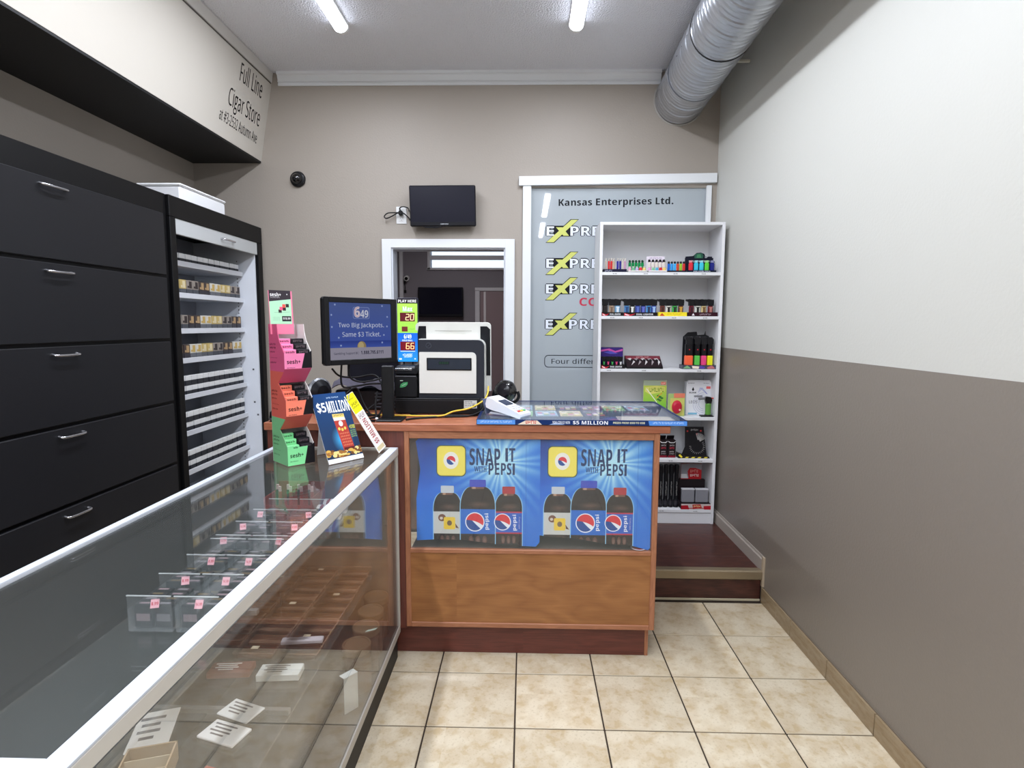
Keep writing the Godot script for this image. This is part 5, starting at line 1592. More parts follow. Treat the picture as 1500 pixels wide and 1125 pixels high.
	for k in 2:
		var gp := thing("ashtray_pack", "square grey shrink-wrapped pack in the red and white carton, %s one" % ["left", "right"][k], "pack", Vector3(1.108 + k * 0.092, y + 0.041, BZ - 0.028), 0, "grey packs in the red carton")
		part(gp, "body", bb(Vector3(-0.042, 0, -0.03), Vector3(0.042, 0.09, 0.0), 0.004), mat(c8(136, 136, 142), 0.25))
		part(gp, "edge", bb(Vector3(-0.043, 0.086, -0.031), Vector3(0.043, 0.094, 0.001), 0.002), mat(c8(200, 200, 204), 0.3))

# ---------------------------------------------------------------- things on the counter and the showcase
# seven-segment digit, drawn slanted
func seg7(c: Canvas, d: int, x: float, y: float, w: float, h: float, col: Color) -> void:
	var on: Array = [[1, 1, 1, 0, 1, 1, 1], [0, 0, 1, 0, 0, 1, 0], [1, 0, 1, 1, 1, 0, 1], [1, 0, 1, 1, 0, 1, 1], [0, 1, 1, 1, 0, 1, 0], [1, 1, 0, 1, 0, 1, 1], [1, 1, 0, 1, 1, 1, 1], [1, 0, 1, 0, 0, 1, 0], [1, 1, 1, 1, 1, 1, 1], [1, 1, 1, 1, 0, 1, 1]][d]
	var s := w * 0.12
	var p := func(px: float, py: float) -> Vector2:
		return Vector2(x + px * w + (1.0 - py) * s, y + py * h)
	var segs := [[0, 0, 1, 0], [0, 0, 0, 0.5], [1, 0, 1, 0.5], [0, 0.5, 1, 0.5], [0, 0.5, 0, 1], [1, 0.5, 1, 1], [0, 1, 1, 1]]
	for i in 7:
		if on[i]:
			var q: Array = segs[i]
			c.line(p.call(q[0], q[1]), p.call(q[2], q[3]), w * 0.26, col)

func build_counter_things() -> void:
	var blk := mat(c8(24, 24, 26), 0.4)
	var dark := mat(c8(34, 34, 38), 0.35)
	# ---- lottery monitor on its pole
	var m := thing("monitor", "black framed monitor with a blue lottery screen on a black pole, left on the counter", "monitor", Vector3(-0.745, 1.467, -2.6), deg_to_rad(48))
	part(m, "casing", bb(Vector3(-0.1875, -0.15, -0.035), Vector3(0.1875, 0.15, 0.0), 0.008), mat(c8(26, 26, 28), 0.4))
	var bz := MB.new()
	for r in [[-0.1875, -0.15, -0.163, 0.15], [0.157, -0.15, 0.1875, 0.15], [-0.163, 0.127, 0.157, 0.15], [-0.163, -0.15, 0.157, -0.126]]:
		bz.box(Vector3((r[0] + r[2]) / 2, (r[1] + r[3]) / 2, 0.003), Vector3(r[2] - r[0], r[3] - r[1], 0.008), 0.002)
	part(m, "bezel", bz, mat(c8(22, 22, 24), 0.35))
	var c := Canvas.new(640, 506, c8(70, 92, 160))
	c.fade(0, 0, 640, 400, c8(74, 92, 150), c8(62, 84, 168))
	c.fade(0, 340, 640, 60, c8(44, 62, 140), c8(64, 86, 170))
	c.rect(0, 400, 640, 106, c8(140, 136, 152))
	for q in [[60, 20], [24, 110], [600, 120], [26, 215], [596, 210], [90, 310], [560, 290], [540, 360], [110, 380], [545, 20]]:
		c.ell(q[0], q[1], 10, 10, c8(110, 130, 190))
		c.ell(q[0], q[1], 5, 5, c8(180, 190, 220))
	c.rrect(236, 36, 172, 106, 18, c8(130, 146, 196))
	c.rrect(240, 40, 164, 98, 16, c8(82, 98, 160))
	c.text(letters("6", true), 248, 32, 62, 98, c8(216, 206, 216))
	c.text(letters("6", true), 254, 40, 50, 82, c8(200, 70, 90))
	c.text(letters("6", true), 257, 42, 46, 78, c8(214, 204, 214))
	c.text(letters("49", true), 312, 62, 82, 68, c8(206, 208, 224))
	c.text(letters("Two Big Jackpots.", false), 88, 176, 474, 54, c8(206, 212, 232))
	c.text(letters("Same $3 Ticket.", false), 126, 258, 400, 48, c8(206, 212, 232))
	c.ell(320, 394, 46, 50, c8(150, 130, 90))
	c.ell(312, 384, 30, 34, c8(184, 166, 120))
	c.rect(0, 400, 640, 106, c8(150, 146, 162))
	c.text(letters("Gambling Support BC:", false), 40, 440, 250, 26, c8(50, 50, 70))
	c.text(letters("1.888.795.6111", true), 310, 432, 240, 32, c8(44, 44, 64))
	var st := c.tex()
	panel(m, "screen", printed(st, 0.25, 0.65), 0.32, 0.253, Transform3D(Basis.IDENTITY, Vector3(-0.003, 0.0, 0.0005)))
	part(m, "mount_arm", bb(Vector3(0.05, -0.08, -0.09), Vector3(0.15, 0.0, -0.035), 0.004), blk)
	var inv := m.transform.affine_inverse()
	for q in [["pole", Vector3(-0.615, 1.195, -2.535), Vector3(0.052, 0.24, 0.03)], ["foot", Vector3(-0.60, 1.0745, -2.53), Vector3(0.115, 0.008, 0.12)], ["pole_arm", Vector3(-0.634, 1.285, -2.60), Vector3(0.026, 0.03, 0.12)]]:
		var pb := MB.new()
		pb.xf = inv
		pb.box(q[1], q[2], 0.004)
		part(m, q[0], pb, blk)
	# ---- jackpot sign
	var sg := thing("jackpot_sign", "narrow lit green and blue jackpot sign reading 20 and 66 beside the monitor", "sign", Vector3(-0.577, 1.302, -2.80), 0.04)
	part(sg, "case", bb(Vector3(-0.05, 0.012, -0.03), Vector3(0.05, 0.325, 0.0), 0.003), mat(c8(40, 42, 60), 0.4))
	var sc := Canvas.new(290, 930, c8(30, 26, 32))
	sc.text(letters("PLAY HERE", true), 14, 20, 262, 40, c8(240, 240, 244))
	sc.fade(0, 76, 290, 430, c8(170, 226, 90), c8(150, 216, 80))
	sc.ell(150, 160, 84, 44, c8(150, 206, 84))
	sc.text(letters("Max", true), 76, 126, 140, 66, c8(120, 150, 190))
	sc.text(letters("Max", true), 80, 120, 140, 66, c8(236, 240, 248))
	sc.rect(36, 208, 216, 130, c8(90, 30, 40))
	seg7(sc, 2, 120, 232, 44, 84, c8(255, 220, 170))
	seg7(sc, 0, 188, 232, 44, 84, c8(255, 220, 170))
	sc.rect(60, 412, 86, 74, c8(104, 48, 46))
	sc.text(letters("~~~~~~", true), 156, 440, 90, 18, c8(110, 150, 80))
	sc.text(letters("~~~~~~~", true), 60, 366, 180, 12, c8(120, 170, 80))
	sc.fade(0, 506, 290, 424, c8(30, 96, 206), c8(40, 140, 220))
	sc.text(letters("6/49", true), 90, 528, 110, 62, c8(236, 240, 250))
	sc.text(letters("GOLD BALL", true), 64, 604, 152, 24, c8(236, 240, 250))
	sc.rect(36, 634, 216, 130, c8(110, 24, 36))
	seg7(sc, 6, 120, 656, 44, 84, c8(255, 214, 150))
	seg7(sc, 6, 188, 656, 44, 84, c8(255, 214, 150))
	sc.rect(36, 772, 216, 8, c8(220, 230, 250))
	sc.text(letters("+CLASSIC", true), 66, 812, 146, 36, c8(240, 244, 252))
	sc.text(letters("+JACKPOT", true), 84, 852, 120, 20, c8(240, 244, 252))
	sc.rect(14, 880, 40, 20, c8(236, 240, 250))
	sc.rect(240, 880, 20, 16, c8(236, 240, 250))
	panel(sg, "face", printed(sc.tex(), 0.3, 1.5), 0.097, 0.309, Transform3D(Basis.IDENTITY, Vector3(0, 0.1685, 0.0006)))
	for s in [-1, 1]:
		part(sg, "leg", bb(Vector3(s * 0.022 - 0.004, -0.0, -0.02), Vector3(s * 0.022 + 0.004, 0.014, -0.008)), blk)
	# ---- cash drawer and the receipt printer on it
	var dr := thing("cash_drawer", "low black cash drawer under the white till", "cash drawer", Vector3(-0.412, CT, -2.70))
	part(dr, "case", bb(Vector3(-0.21, 0.003, -0.33), Vector3(0.2, 0.078, 0.0), 0.003), mat(c8(22, 22, 24), 0.4))
	part(dr, "seam", bb(Vector3(-0.208, 0.066, 0.0), Vector3(0.198, 0.068, 0.0006)), mat(c8(60, 60, 64), 0.4))
	var lt := strip_tex(180, 110, c8(200, 202, 198), [["~~~~", 14, 12, 100, 16, c8(50, 50, 50)], ["~~~~~~", 14, 40, 140, 12, c8(80, 80, 80)], [[Vector2(120, 60), Vector2(170, 60), Vector2(170, 100), Vector2(120, 100)], c8(60, 60, 60)], ["~~~~", 14, 66, 90, 12, c8(80, 80, 80)]])
	panel(dr, "sticker", printed(lt, 0.5), 0.062, 0.038, Transform3D(Basis.IDENTITY, Vector3(0.152, 0.05, 0.0008)))
	for q in [[-0.19, -0.02], [0.18, -0.02], [-0.19, -0.31], [0.18, -0.31]]:
		part(dr, "foot", bb(Vector3(q[0] - 0.01, 0.0, q[1] - 0.01), Vector3(q[0] + 0.01, 0.004, q[1] + 0.01)), blk)
	var rp := thing("receipt_printer", "black receipt printer with a green leaf emblem on the left of the cash drawer", "printer", Vector3(-0.569, CT + 0.0785, -2.70))
	part(rp, "body", bb(Vector3(-0.055, 0, -0.16), Vector3(0.052, 0.105, 0.0), 0.006), mat(c8(24, 25, 28), 0.4))
	part(rp, "lid", bb(Vector3(-0.055, 0.107, -0.16), Vector3(0.052, 0.152, -0.004), 0.01), mat(c8(28, 29, 33), 0.3))
	part(rp, "chrome_strip", bb(Vector3(-0.052, 0.132, -0.004), Vector3(0.03, 0.142, 0.0), 0.001), mat(c8(190, 192, 198), 0.2, 0.9), "bright metal strip")
	part(rp, "paper_slot", bb(Vector3(-0.05, 0.103, -0.001), Vector3(0.05, 0.106, 0.0015)), mat(c8(130, 132, 138), 0.3, 0.5))
	var lf := MB.new()
	lf.prism(PackedVector2Array([Vector2(-0.028, 0.05), Vector2(-0.024, 0.066), Vector2(-0.012, 0.074), Vector2(0.01, 0.076), Vector2(0.008, 0.064), Vector2(-0.002, 0.054), Vector2(-0.018, 0.05)]), 0.0002, 0.0008)
	part(rp, "leaf_emblem", lf, mat(c8(70, 150, 96), 0.4))
	var lv := MB.new()
	lv.box(Vector3(-0.008, 0.0635, 0.001), Vector3(0.022, 0.0018, 0.0005), 0.0, Basis(Vector3.BACK, 0.45))
	lv.box(Vector3(-0.02, 0.083, 0.0006), Vector3(0.014, 0.003, 0.0005))
	part(rp, "leaf_vein", lv, mat(c8(190, 210, 196), 0.4))
	# ---- white till: customer side of a point of sale terminal
	var po := thing("till", "white and black till with its back to the camera on the cash drawer", "till", Vector3(-0.352, CT + 0.0785, -2.72))
	var wh := mat(c8(222, 222, 216), 0.35)
	var fb := MB.new()
	fb.prism(rounded(-0.158, 0.0, 0.156, 0.277, 0.002, 0.03), -0.14, -0.002)
	part(po, "frame", fb, mat(c8(44, 46, 54), 0.35))
	var fr := MB.new()
	fr.prism(rounded(-0.161, 0.0, 0.160, 0.281, 0.002, 0.034), -0.145, -0.03)
	part(po, "rim", fr, wh)
	var fp := MB.new()
	fp.prism(rounded(-0.154, 0.022, 0.119, 0.219, 0.002, 0.022), -0.01, 0.006)
	part(po, "front_panel", fp, wh)
	part(po, "display_bezel", bb(Vector3(-0.118, 0.132, 0.005), Vector3(0.097, 0.192, 0.009), 0.006), mat(c8(20, 20, 24), 0.3))
	part(po, "display_window", bb(Vector3(-0.112, 0.138, 0.009), Vector3(0.091, 0.186, 0.0095), 0.0004), mat(c8(46, 52, 62), 0.15))
	var dg := Canvas.new(120, 30, c8(46, 52, 62))
	for k in 4:
		seg7(dg, 0, 8 + k * 28, 6, 14, 18, c8(70, 130, 90))
	panel(po, "digits", printed(dg.tex(), 0.3, 0.4), 0.05, 0.012, Transform3D(Basis.IDENTITY, Vector3(-0.035, 0.168, 0.0099)))
	var em := MB.new()
	em.lathe([Vector2(0.011, 0), Vector2(0.012, 0.001), Vector2(0.014, 0)], 20, Vector3(-0.11, 0.25, -0.0015), Basis(Vector3.RIGHT, PI / 2))
	em.box(Vector3(-0.11, 0.25, -0.0015), Vector3(0.018, 0.002, 0.001), 0.0, Basis(Vector3.BACK, 0.7))
	part(po, "emblem", em, mat(c8(66, 68, 78), 0.3))
	var bs := Transform3D(Basis(Vector3.RIGHT, 0.12), Vector3(0, 0, -0.12))
	var sb := MB.new()
	sb.xf = bs
	sb.prism(rounded(-0.186, 0.02, 0.184, 0.362, 0.02, 0.02), -0.02, 0.0)
	part(po, "screen_back", sb, wh)
	var sk := MB.new()
	sk.xf = bs
	sk.prism(PackedVector2Array([Vector2(-0.182, 0.28), Vector2(-0.17, 0.345), Vector2(-0.134, 0.345), Vector2(-0.134, 0.05), Vector2(-0.16, 0.05)]), 0.0003, 0.0015)
	part(po, "screen_side", sk, mat(c8(26, 27, 32), 0.3))
	sk = MB.new()
	sk.xf = bs
	sk.prism(PackedVector2Array([Vector2(0.132, 0.345), Vector2(0.165, 0.345), Vector2(0.18, 0.33), Vector2(0.18, 0.1), Vector2(0.132, 0.1)]), 0.0003, 0.0015)
	part(po, "screen_side", sk, mat(c8(26, 27, 32), 0.3))
	var ss := MB.new()
	ss.xf = bs
	ss.box(Vector3(0.0, 0.322, 0.0006), Vector3(0.18, 0.002, 0.001))
	part(po, "seam", ss, mat(c8(176, 174, 168), 0.5))
	part(po, "slip", bx(Vector3(0.0, 0.288, -0.06), Vector3(0.115, 0.03, 0.001)), mat(c8(232, 230, 212), 0.5))
	part(po, "neck", bb(Vector3(-0.08, 0.0, -0.26), Vector3(0.08, 0.16, -0.141), 0.01), mat(c8(40, 40, 46), 0.4))

	# ---- lottery ticket tray with glass lid
	var ty := thing("ticket_tray", "flat blue edged lottery ticket tray with a glass lid overhanging the counter's right end", "ticket tray", Vector3(0.2445, CT + 0.0005, -2.742))
	var navy := mat(c8(18, 38, 84), 0.35)
	var W := 0.4525
	var D := 0.312
	part(ty, "base", bb(Vector3(-W, 0, -D), Vector3(W, 0.003, D)), mat(c8(60, 70, 96), 0.5))
	var tf := MB.new()
	tf.box(Vector3(0, 0.0115, D - 0.003), Vector3(2 * W, 0.023, 0.006), 0.001)
	tf.box(Vector3(0, 0.0115, -D + 0.003), Vector3(2 * W, 0.023, 0.006), 0.001)
	for s in [-1, 1]:
		tf.box(Vector3(s * (W - 0.006), 0.0115, 0), Vector3(0.012, 0.023, 2 * D), 0.001)
	part(ty, "frame", tf, navy)
	part(ty, "glass_lid", bb(Vector3(-W + 0.012, 0.0175, -D + 0.006), Vector3(W - 0.012, 0.0215, D - 0.006)), glass(c8(220, 238, 236), 0.03, 0.38))
	var fs := Canvas.new(1800, 44, c8(24, 50, 104))
	fs.rect(0, 0, 330, 44, c8(90, 150, 230))
	fs.text(letters("~~~~~ ~~ ~~~~~~~ ~~ ~~~~~~~", true), 30, 10, 270, 18, c8(206, 226, 250))
	fs.poly(PackedVector2Array([Vector2(350, 44), Vector2(420, 4), Vector2(520, 4), Vector2(560, 44)]), c8(236, 220, 200))
	fs.text(letters("~~~~", true), 420, 6, 90, 30, c8(206, 60, 60))
	fs.poly(PackedVector2Array([Vector2(620, 44), Vector2(680, 20), Vector2(760, 44)]), c8(150, 170, 210))
	fs.text(letters("YOU COULD WIN", true), 650, 8, 150, 26, c8(240, 242, 246))
	fs.text(letters("$5 MILLION", true), 826, 3, 300, 38, c8(250, 250, 252))
	fs.text(letters("PRIZES FROM $500 TO $5M", true), 1170, 10, 270, 22, c8(240, 236, 190))
	fs.poly(PackedVector2Array([Vector2(1470, 0), Vector2(1800, 0), Vector2(1800, 44), Vector2(1480, 44)]), c8(86, 146, 228))
	fs.text(letters("~~~~ ~~ ~~ ~~~~~~~ ~~ ~~~~~~", true), 1510, 10, 260, 18, c8(206, 228, 252))
	panel(ty, "front_print", printed(fs.tex(), 0.35), 2 * W - 0.004, 0.02, Transform3D(Basis.IDENTITY, Vector3(0, 0.0115, D + 0.0006)))
	# tickets lying under the lid
	var tts: Array[Material] = []
	for k in 5:
		var base := [c8(150, 196, 150), c8(206, 190, 150), c8(90, 60, 120), c8(150, 180, 206), c8(60, 62, 96)][k] as Color
		var tc := Canvas.new(160, 220, base)
		tc.rect(6, 6, 148, 50, base.lightened(0.45))
		tc.text(letters("~~~~~", true), 20, 16, 120, 30, base.darkened(0.5))
		for i in 9:
			tc.rrect(14 + (i % 3) * 46, 66 + (i / 3) * 40, 38, 30, 6, [c8(226, 206, 140), c8(206, 90, 90), c8(230, 230, 226), c8(110, 150, 110), c8(190, 140, 190)][(i + k * 2) % 5])
		tc.rect(6, 192, 148, 20, base.darkened(0.4))
		tts.append(printed(tc.tex(), 0.4))
	for i in 14:
		var col := i % 7
		var row := i / 7
		if col == 6 and row == 1 or col == 5 and row == 1:
			continue
		var tk := thing("lottery_ticket", "scratch ticket under the tray's glass lid, %s from the left in the %s row" % [nth(col), ["back", "front"][row]], "ticket", Vector3(-0.13 + col * 0.117, CT + 0.0037, -2.92 + row * 0.19), (rng.randf() - 0.5) * 0.06, "scratch tickets in the glass lidded tray")
		var tb := MB.new()
		tb.quad(Vector3(-0.052, 0.0006, 0.085), Vector3(0.052, 0.0006, 0.085), Vector3(0.052, 0.0006, -0.085), Vector3(-0.052, 0.0006, -0.085))
		part(tk, "face", tb, tts[(i * 3 + row) % 5])
		part(tk, "card", bb(Vector3(-0.052, 0, -0.085), Vector3(0.052, 0.0004, 0.085)), mat(c8(220, 216, 206), 0.6))
	var ns := Canvas.new(480, 300, c8(190, 184, 176))
	for k in 14:
		for q in 3:
			ns.text(letters("~~~~~~~~~~~", false), 14 + q * 158, 14 + k * 20, 140, 8, [c8(120, 110, 106), c8(150, 120, 100), c8(130, 126, 140)][(k + q) % 3])
	var nsh := thing("price_sheet", "grey printed winning numbers sheet at the front right under the tray's glass", "sheet", Vector3(0.55, CT + 0.0037, -2.60))
	var nb := MB.new()
	nb.quad(Vector3(-0.125, 0.0006, 0.155), Vector3(0.125, 0.0006, 0.155), Vector3(0.125, 0.0006, -0.06), Vector3(-0.125, 0.0006, -0.06))
	part(nsh, "face", nb, printed(ns.tex(), 0.5))
	part(nsh, "paper", bb(Vector3(-0.125, 0, -0.06), Vector3(0.125, 0.0004, 0.155)), mat(c8(200, 196, 188), 0.6))
	var bst := thing("blue_banner", "pale blue paper strip with white wording along the front inside the ticket tray", "banner", Vector3(0.13, CT + 0.0047, -2.455))
	part(bst, "paper", bb(Vector3(-0.29, 0, -0.022), Vector3(0.29, 0.0004, 0.016)), mat(c8(110, 176, 222), 0.5))
	var bt := MB.new()
	bt.xf = Transform3D(Basis(Vector3.RIGHT, -PI / 2), Vector3(0, 0.0008, 0))
	for k in 6:
		bt.txt(letters("~~~~~", true), -0.25 + k * 0.085, -0.008, 0.07, 0.016, 0)
	part(bst, "wording", bt, mat(c8(232, 240, 248), 0.5))

	# ---- card terminal lying on its stand
	var ct := thing("card_terminal", "white handheld card terminal lying on the left end of the ticket tray", "card terminal", Vector3(-0.075, CT + 0.0245, -2.55), deg_to_rad(58))
	var tilt := Basis(Vector3.RIGHT, 0.26)
	var tx := Transform3D(tilt, Vector3(0, 0.036, 0))
	var cbm := MB.new()
	cbm.xf = tx * Transform3D(Basis(Vector3.UP, PI / 2), Vector3(-0.042, 0, 0))
	cbm.prism(PackedVector2Array([Vector2(-0.1, -0.006), Vector2(-0.095, -0.018), Vector2(0.0, -0.024), Vector2(0.06, -0.03), Vector2(0.088, -0.028), Vector2(0.096, -0.014), Vector2(0.096, 0.018), Vector2(0.088, 0.022), Vector2(0.035, 0.016), Vector2(-0.095, 0.004)]), 0, 0.084)
	part(ct, "body", cbm, mat(c8(232, 232, 236), 0.3))
	var csc := MB.new()
	csc.xf = tx
	csc.box(Vector3(0, 0.0162, -0.018), Vector3(0.058, 0.002, 0.05), 0.0005, Basis(Vector3.RIGHT, 0.09))
	part(ct, "screen", csc, mat(c8(38, 46, 70), 0.15))
	for r in 4:
		for q in 3:
			var kb := MB.new()
			kb.xf = tx
			kb.box(Vector3(-0.022 + q * 0.022, 0.0125 - r * 0.0014, 0.025 + r * 0.0155), Vector3(0.016, 0.004, 0.0095), 0.001, Basis(Vector3.RIGHT, 0.09))
			part(ct, "key", kb, mat([c8(206, 208, 212), c8(200, 60, 60), c8(226, 190, 60), c8(70, 160, 90)][q + 1 if r == 3 else 0], 0.4))
	part(ct, "stand", bb(Vector3(-0.035, 0, -0.08), Vector3(0.035, 0.012, 0.03), 0.004), mat(c8(206, 206, 214), 0.4))
	var gr := MB.new()
	gr.box(Vector3(0, 0.035, -0.105), Vector3(0.075, 0.07, 0.004), 0.001, Basis(Vector3.RIGHT, -0.35))
	part(ct, "shield", gr, mat(c8(90, 96, 120), 0.3))
	# ---- round scanner
	var os := thing("barcode_scanner", "black round desktop scanner behind the card terminal", "scanner", Vector3(-0.097, CT + 0.0235, -2.83), -0.25)
	var hb := MB.new()
	var prof := []
	for k in 13:
		var a := PI * k / 12.0
		prof.append(Vector2(maxf(0.0, sin(a) * 0.058), -cos(a) * 0.044))
	hb.lathe(prof, 24, Vector3(0, 0.075, 0), Basis(Vector3.RIGHT, 1.25))
	part(os, "head", hb, mat(c8(16, 16, 18), 0.15, 0.0, 0.8))
	var ow := MB.new()
	ow.lathe([Vector2(0, 0.0445), Vector2(0.03, 0.0415), Vector2(0.034, 0.0385)], 20, Vector3(0, 0.075, 0), Basis(Vector3.RIGHT, 1.25))
	part(os, "window", ow, mat(c8(30, 28, 32), 0.08))
	var ob := MB.new()
	ob.lathe([Vector2(0, 0), Vector2(0.045, 0), Vector2(0.045, 0.008), Vector2(0.02, 0.02), Vector2(0, 0.022)], 20)
	part(os, "base", ob, blk)
	var oa := MB.new()
	oa.tube([Vector3(-0.06, 0.075, -0.01), Vector3(-0.066, 0.05, -0.01), Vector3(-0.05, 0.025, -0.01), Vector3(0, 0.012, -0.01), Vector3(0.05, 0.025, -0.01), Vector3(0.066, 0.05, -0.01), Vector3(0.06, 0.075, -0.01)], 0.008, 8)
	part(os, "cradle", oa, blk)

	# ---- dark equipment under the monitor
	var lt2 := thing("lottery_terminal", "black lottery terminal with grey vent slats behind the monitor pole", "terminal", Vector3(-0.80, CT + 0.0005, -2.92))
	part(lt2, "base", bb(Vector3(-0.15, 0, -0.1), Vector3(0.18, 0.1, 0.1), 0.006), dark)
	part(lt2, "screen_back", bx(Vector3(0.005, 0.16, -0.05), Vector3(0.27, 0.17, 0.03), 0.006, ), mat(c8(30, 30, 40), 0.4))
	for k in 5:
		part(lt2, "slat", bb(Vector3(0.05, 0.012 + k * 0.017, 0.1), Vector3(0.165, 0.02 + k * 0.017, 0.108), 0.002), mat(c8(86, 88, 96), 0.4))
	var cv := thing("dust_cover", "grey cloth dust cover slumped on the black lottery terminal", "cloth", Vector3(-0.80, CT + 0.104, -2.90))
	var cm := MB.new()
	var gh := func(i: int, j: int) -> Vector3:
		var x := -0.165 + i * 0.0188
		var z := -0.03 + j * 0.0145
		var y := 0.03 + 0.016 * sin(i * 0.7) + 0.012 * sin(i * 0.33 + j * 0.6) + 0.008 * cos(j * 1.1 + i * 0.2)
		y -= maxf(0.0, j - 7) * 0.007
		if j == 0 or j == 10:
			y -= 0.006
		return Vector3(x, maxf(y, 0.0), z)
	for i in 18:
		for j in 10:
			cm.quad(gh.call(i, j + 1), gh.call(i + 1, j + 1), gh.call(i + 1, j), gh.call(i, j))
	part(cv, "cloth", cm, mat(c8(88, 84, 96), 0.8))
	var sp := thing("desk_speaker", "black desk speaker with a silver rim between the tiered dispenser and the brochure", "speaker", Vector3(-1.0, CT + 0.0005, -2.72), deg_to_rad(60))
	var spb := MB.new()
	spb.lathe([Vector2(0, 0.0), Vector2(0.04, 0.0), Vector2(0.06, 0.045), Vector2(0.066, 0.06), Vector2(0.06, 0.07), Vector2(0.035, 0.088), Vector2(0.0, 0.094)], 24, Vector3(0, 0.1, -0.05), Basis(Vector3.RIGHT, PI / 2))
	part(sp, "cone", spb, mat(c8(26, 26, 30), 0.35))
	var spr := MB.new()
	spr.lathe([Vector2(0.062, 0.058), Vector2(0.069, 0.054), Vector2(0.071, 0.064), Vector2(0.062, 0.07)], 24, Vector3(0, 0.1, -0.05), Basis(Vector3.RIGHT, PI / 2))
	part(sp, "rim", spr, mat(c8(190, 192, 198), 0.25, 0.8))
	part(sp, "foot", bb(Vector3(-0.05, 0, -0.06), Vector3(0.05, 0.02, 0.03), 0.005), blk)
	var dg2 := thing("desk_gadget", "small black rounded gadget on the counter's left end beside the tobacco cabinet", "gadget", Vector3(-1.095, CT + 0.0005, -2.475))
	var dgb := MB.new()
	dgb.lathe([Vector2(0, 0), Vector2(0.03, 0), Vector2(0.034, 0.012), Vector2(0.03, 0.04), Vector2(0.016, 0.056), Vector2(0, 0.06)], 20)
	part(dg2, "body", dgb, blk)
	var dgr := MB.new()
	dgr.lathe([Vector2(0.0342, 0.008), Vector2(0.0355, 0.01), Vector2(0.0352, 0.016), Vector2(0.0338, 0.018)], 20)
	part(dg2, "ring", dgr, mat(c8(120, 122, 130), 0.3, 0.6))

	# ---- cables
	var yc := MB.new()
	yc.tube([Vector3(-0.178, 1.20, -2.76), Vector3(-0.178, 1.17, -2.69), Vector3(-0.2, 1.14, -2.66), Vector3(-0.26, 1.112, -2.62), Vector3(-0.33, 1.10, -2.6), Vector3(-0.38, 1.082, -2.59), Vector3(-0.47, 1.078, -2.6), Vector3(-0.56, 1.0765, -2.62), Vector3(-0.67, 1.0765, -2.625), Vector3(-0.72, 1.0765, -2.66)], 0.0036, 8)
	solo("yellow_cable", "yellow network cable looping from the till along the front of the counter", "cable", yc, mat(c8(226, 194, 70), 0.45))
	var runs := [
		["long black power cable lying along the counter before the cash drawer", [Vector3(-0.2, 1.16, -2.74), Vector3(-0.2, 1.1, -2.68), Vector3(-0.26, 1.076, -2.63), Vector3(-0.38, 1.0755, -2.6), Vector3(-0.49, 1.0755, -2.55), Vector3(-0.53, 1.0755, -2.51)]],
		["second black cable looping from the till toward the monitor pole", [Vector3(-0.185, 1.12, -2.72), Vector3(-0.22, 1.076, -2.66), Vector3(-0.34, 1.0755, -2.64), Vector3(-0.46, 1.0755, -2.62), Vector3(-0.54, 1.0755, -2.66)]],
		["black cable hanging in a loop below the monitor", [Vector3(-0.80, 1.33, -2.58), Vector3(-0.80, 1.26, -2.58), Vector3(-0.76, 1.235, -2.6), Vector3(-0.70, 1.24, -2.62), Vector3(-0.655, 1.245, -2.63), Vector3(-0.645, 1.16, -2.63), Vector3(-0.645, 1.076, -2.63)]],
		["thin black cable sagging lower below the monitor", [Vector3(-0.83, 1.32, -2.56), Vector3(-0.83, 1.22, -2.56), Vector3(-0.78, 1.215, -2.6), Vector3(-0.72, 1.22, -2.66), Vector3(-0.66, 1.21, -2.66), Vector3(-0.65, 1.12, -2.66), Vector3(-0.65, 1.076, -2.66)]],
		["thick black cable arching behind the top of the monitor pole", [Vector3(-0.86, 1.3, -2.52), Vector3(-0.84, 1.265, -2.56), Vector3(-0.78, 1.255, -2.6), Vector3(-0.70, 1.262, -2.64), Vector3(-0.655, 1.2, -2.6), Vector3(-0.66, 1.1, -2.58), Vector3(-0.69, 1.0755, -2.56)]],
		["black cable draped across the grey vent slats of the lottery terminal", [Vector3(-0.64, 1.22, -2.70), Vector3(-0.67, 1.15, -2.76), Vector3(-0.72, 1.12, -2.78), Vector3(-0.76, 1.09, -2.76), Vector3(-0.77, 1.0755, -2.70), Vector3(-0.72, 1.0755, -2.64)]],
		["black cable coiled at the foot of the monitor pole", [Vector3(-0.66, 1.0755, -2.47), Vector3(-0.71, 1.0755, -2.5), Vector3(-0.69, 1.077, -2.54), Vector3(-0.668, 1.0765, -2.585), Vector3(-0.70, 1.0755, -2.64), Vector3(-0.74, 1.0755, -2.58), Vector3(-0.72, 1.0755, -2.5)]],
		["black cable crossing behind the blue brochure toward the desk speaker", [Vector3(-0.74, 1.0755, -2.68), Vector3(-0.78, 1.12, -2.72), Vector3(-0.82, 1.19, -2.74), Vector3(-0.87, 1.15, -2.7), Vector3(-0.9, 1.0755, -2.68)]],
		["white tipped black lead lying right of the yellow tent card", [Vector3(-0.72, 1.17, -2.75), Vector3(-0.69, 1.13, -2.6), Vector3(-0.675, 1.1, -2.55), Vector3(-0.665, 1.082, -2.52)]]]
	for q in runs:
		var cb := MB.new()
		cb.tube(q[1], 0.0045, 7)
		var o := solo("black_cable", q[0], "cable", cb, mat(c8(24, 24, 26), 0.45))
		if q[0].begins_with("white"):
			part(o, "plug", bx(Vector3(-0.663, 1.0785, -2.514), Vector3(0.012, 0.009, 0.016), 0.003), mat(c8(236, 236, 236), 0.4))

	# ---- tiered cardboard dispenser on the showcase
	var de := thing("pouch_dispenser", "tall tiered cardboard dispenser in pink, orange and green on the showcase", "dispenser", Vector3(-0.8985, 0.9655, -2.166), deg_to_rad(47))
	var hw := 0.0535
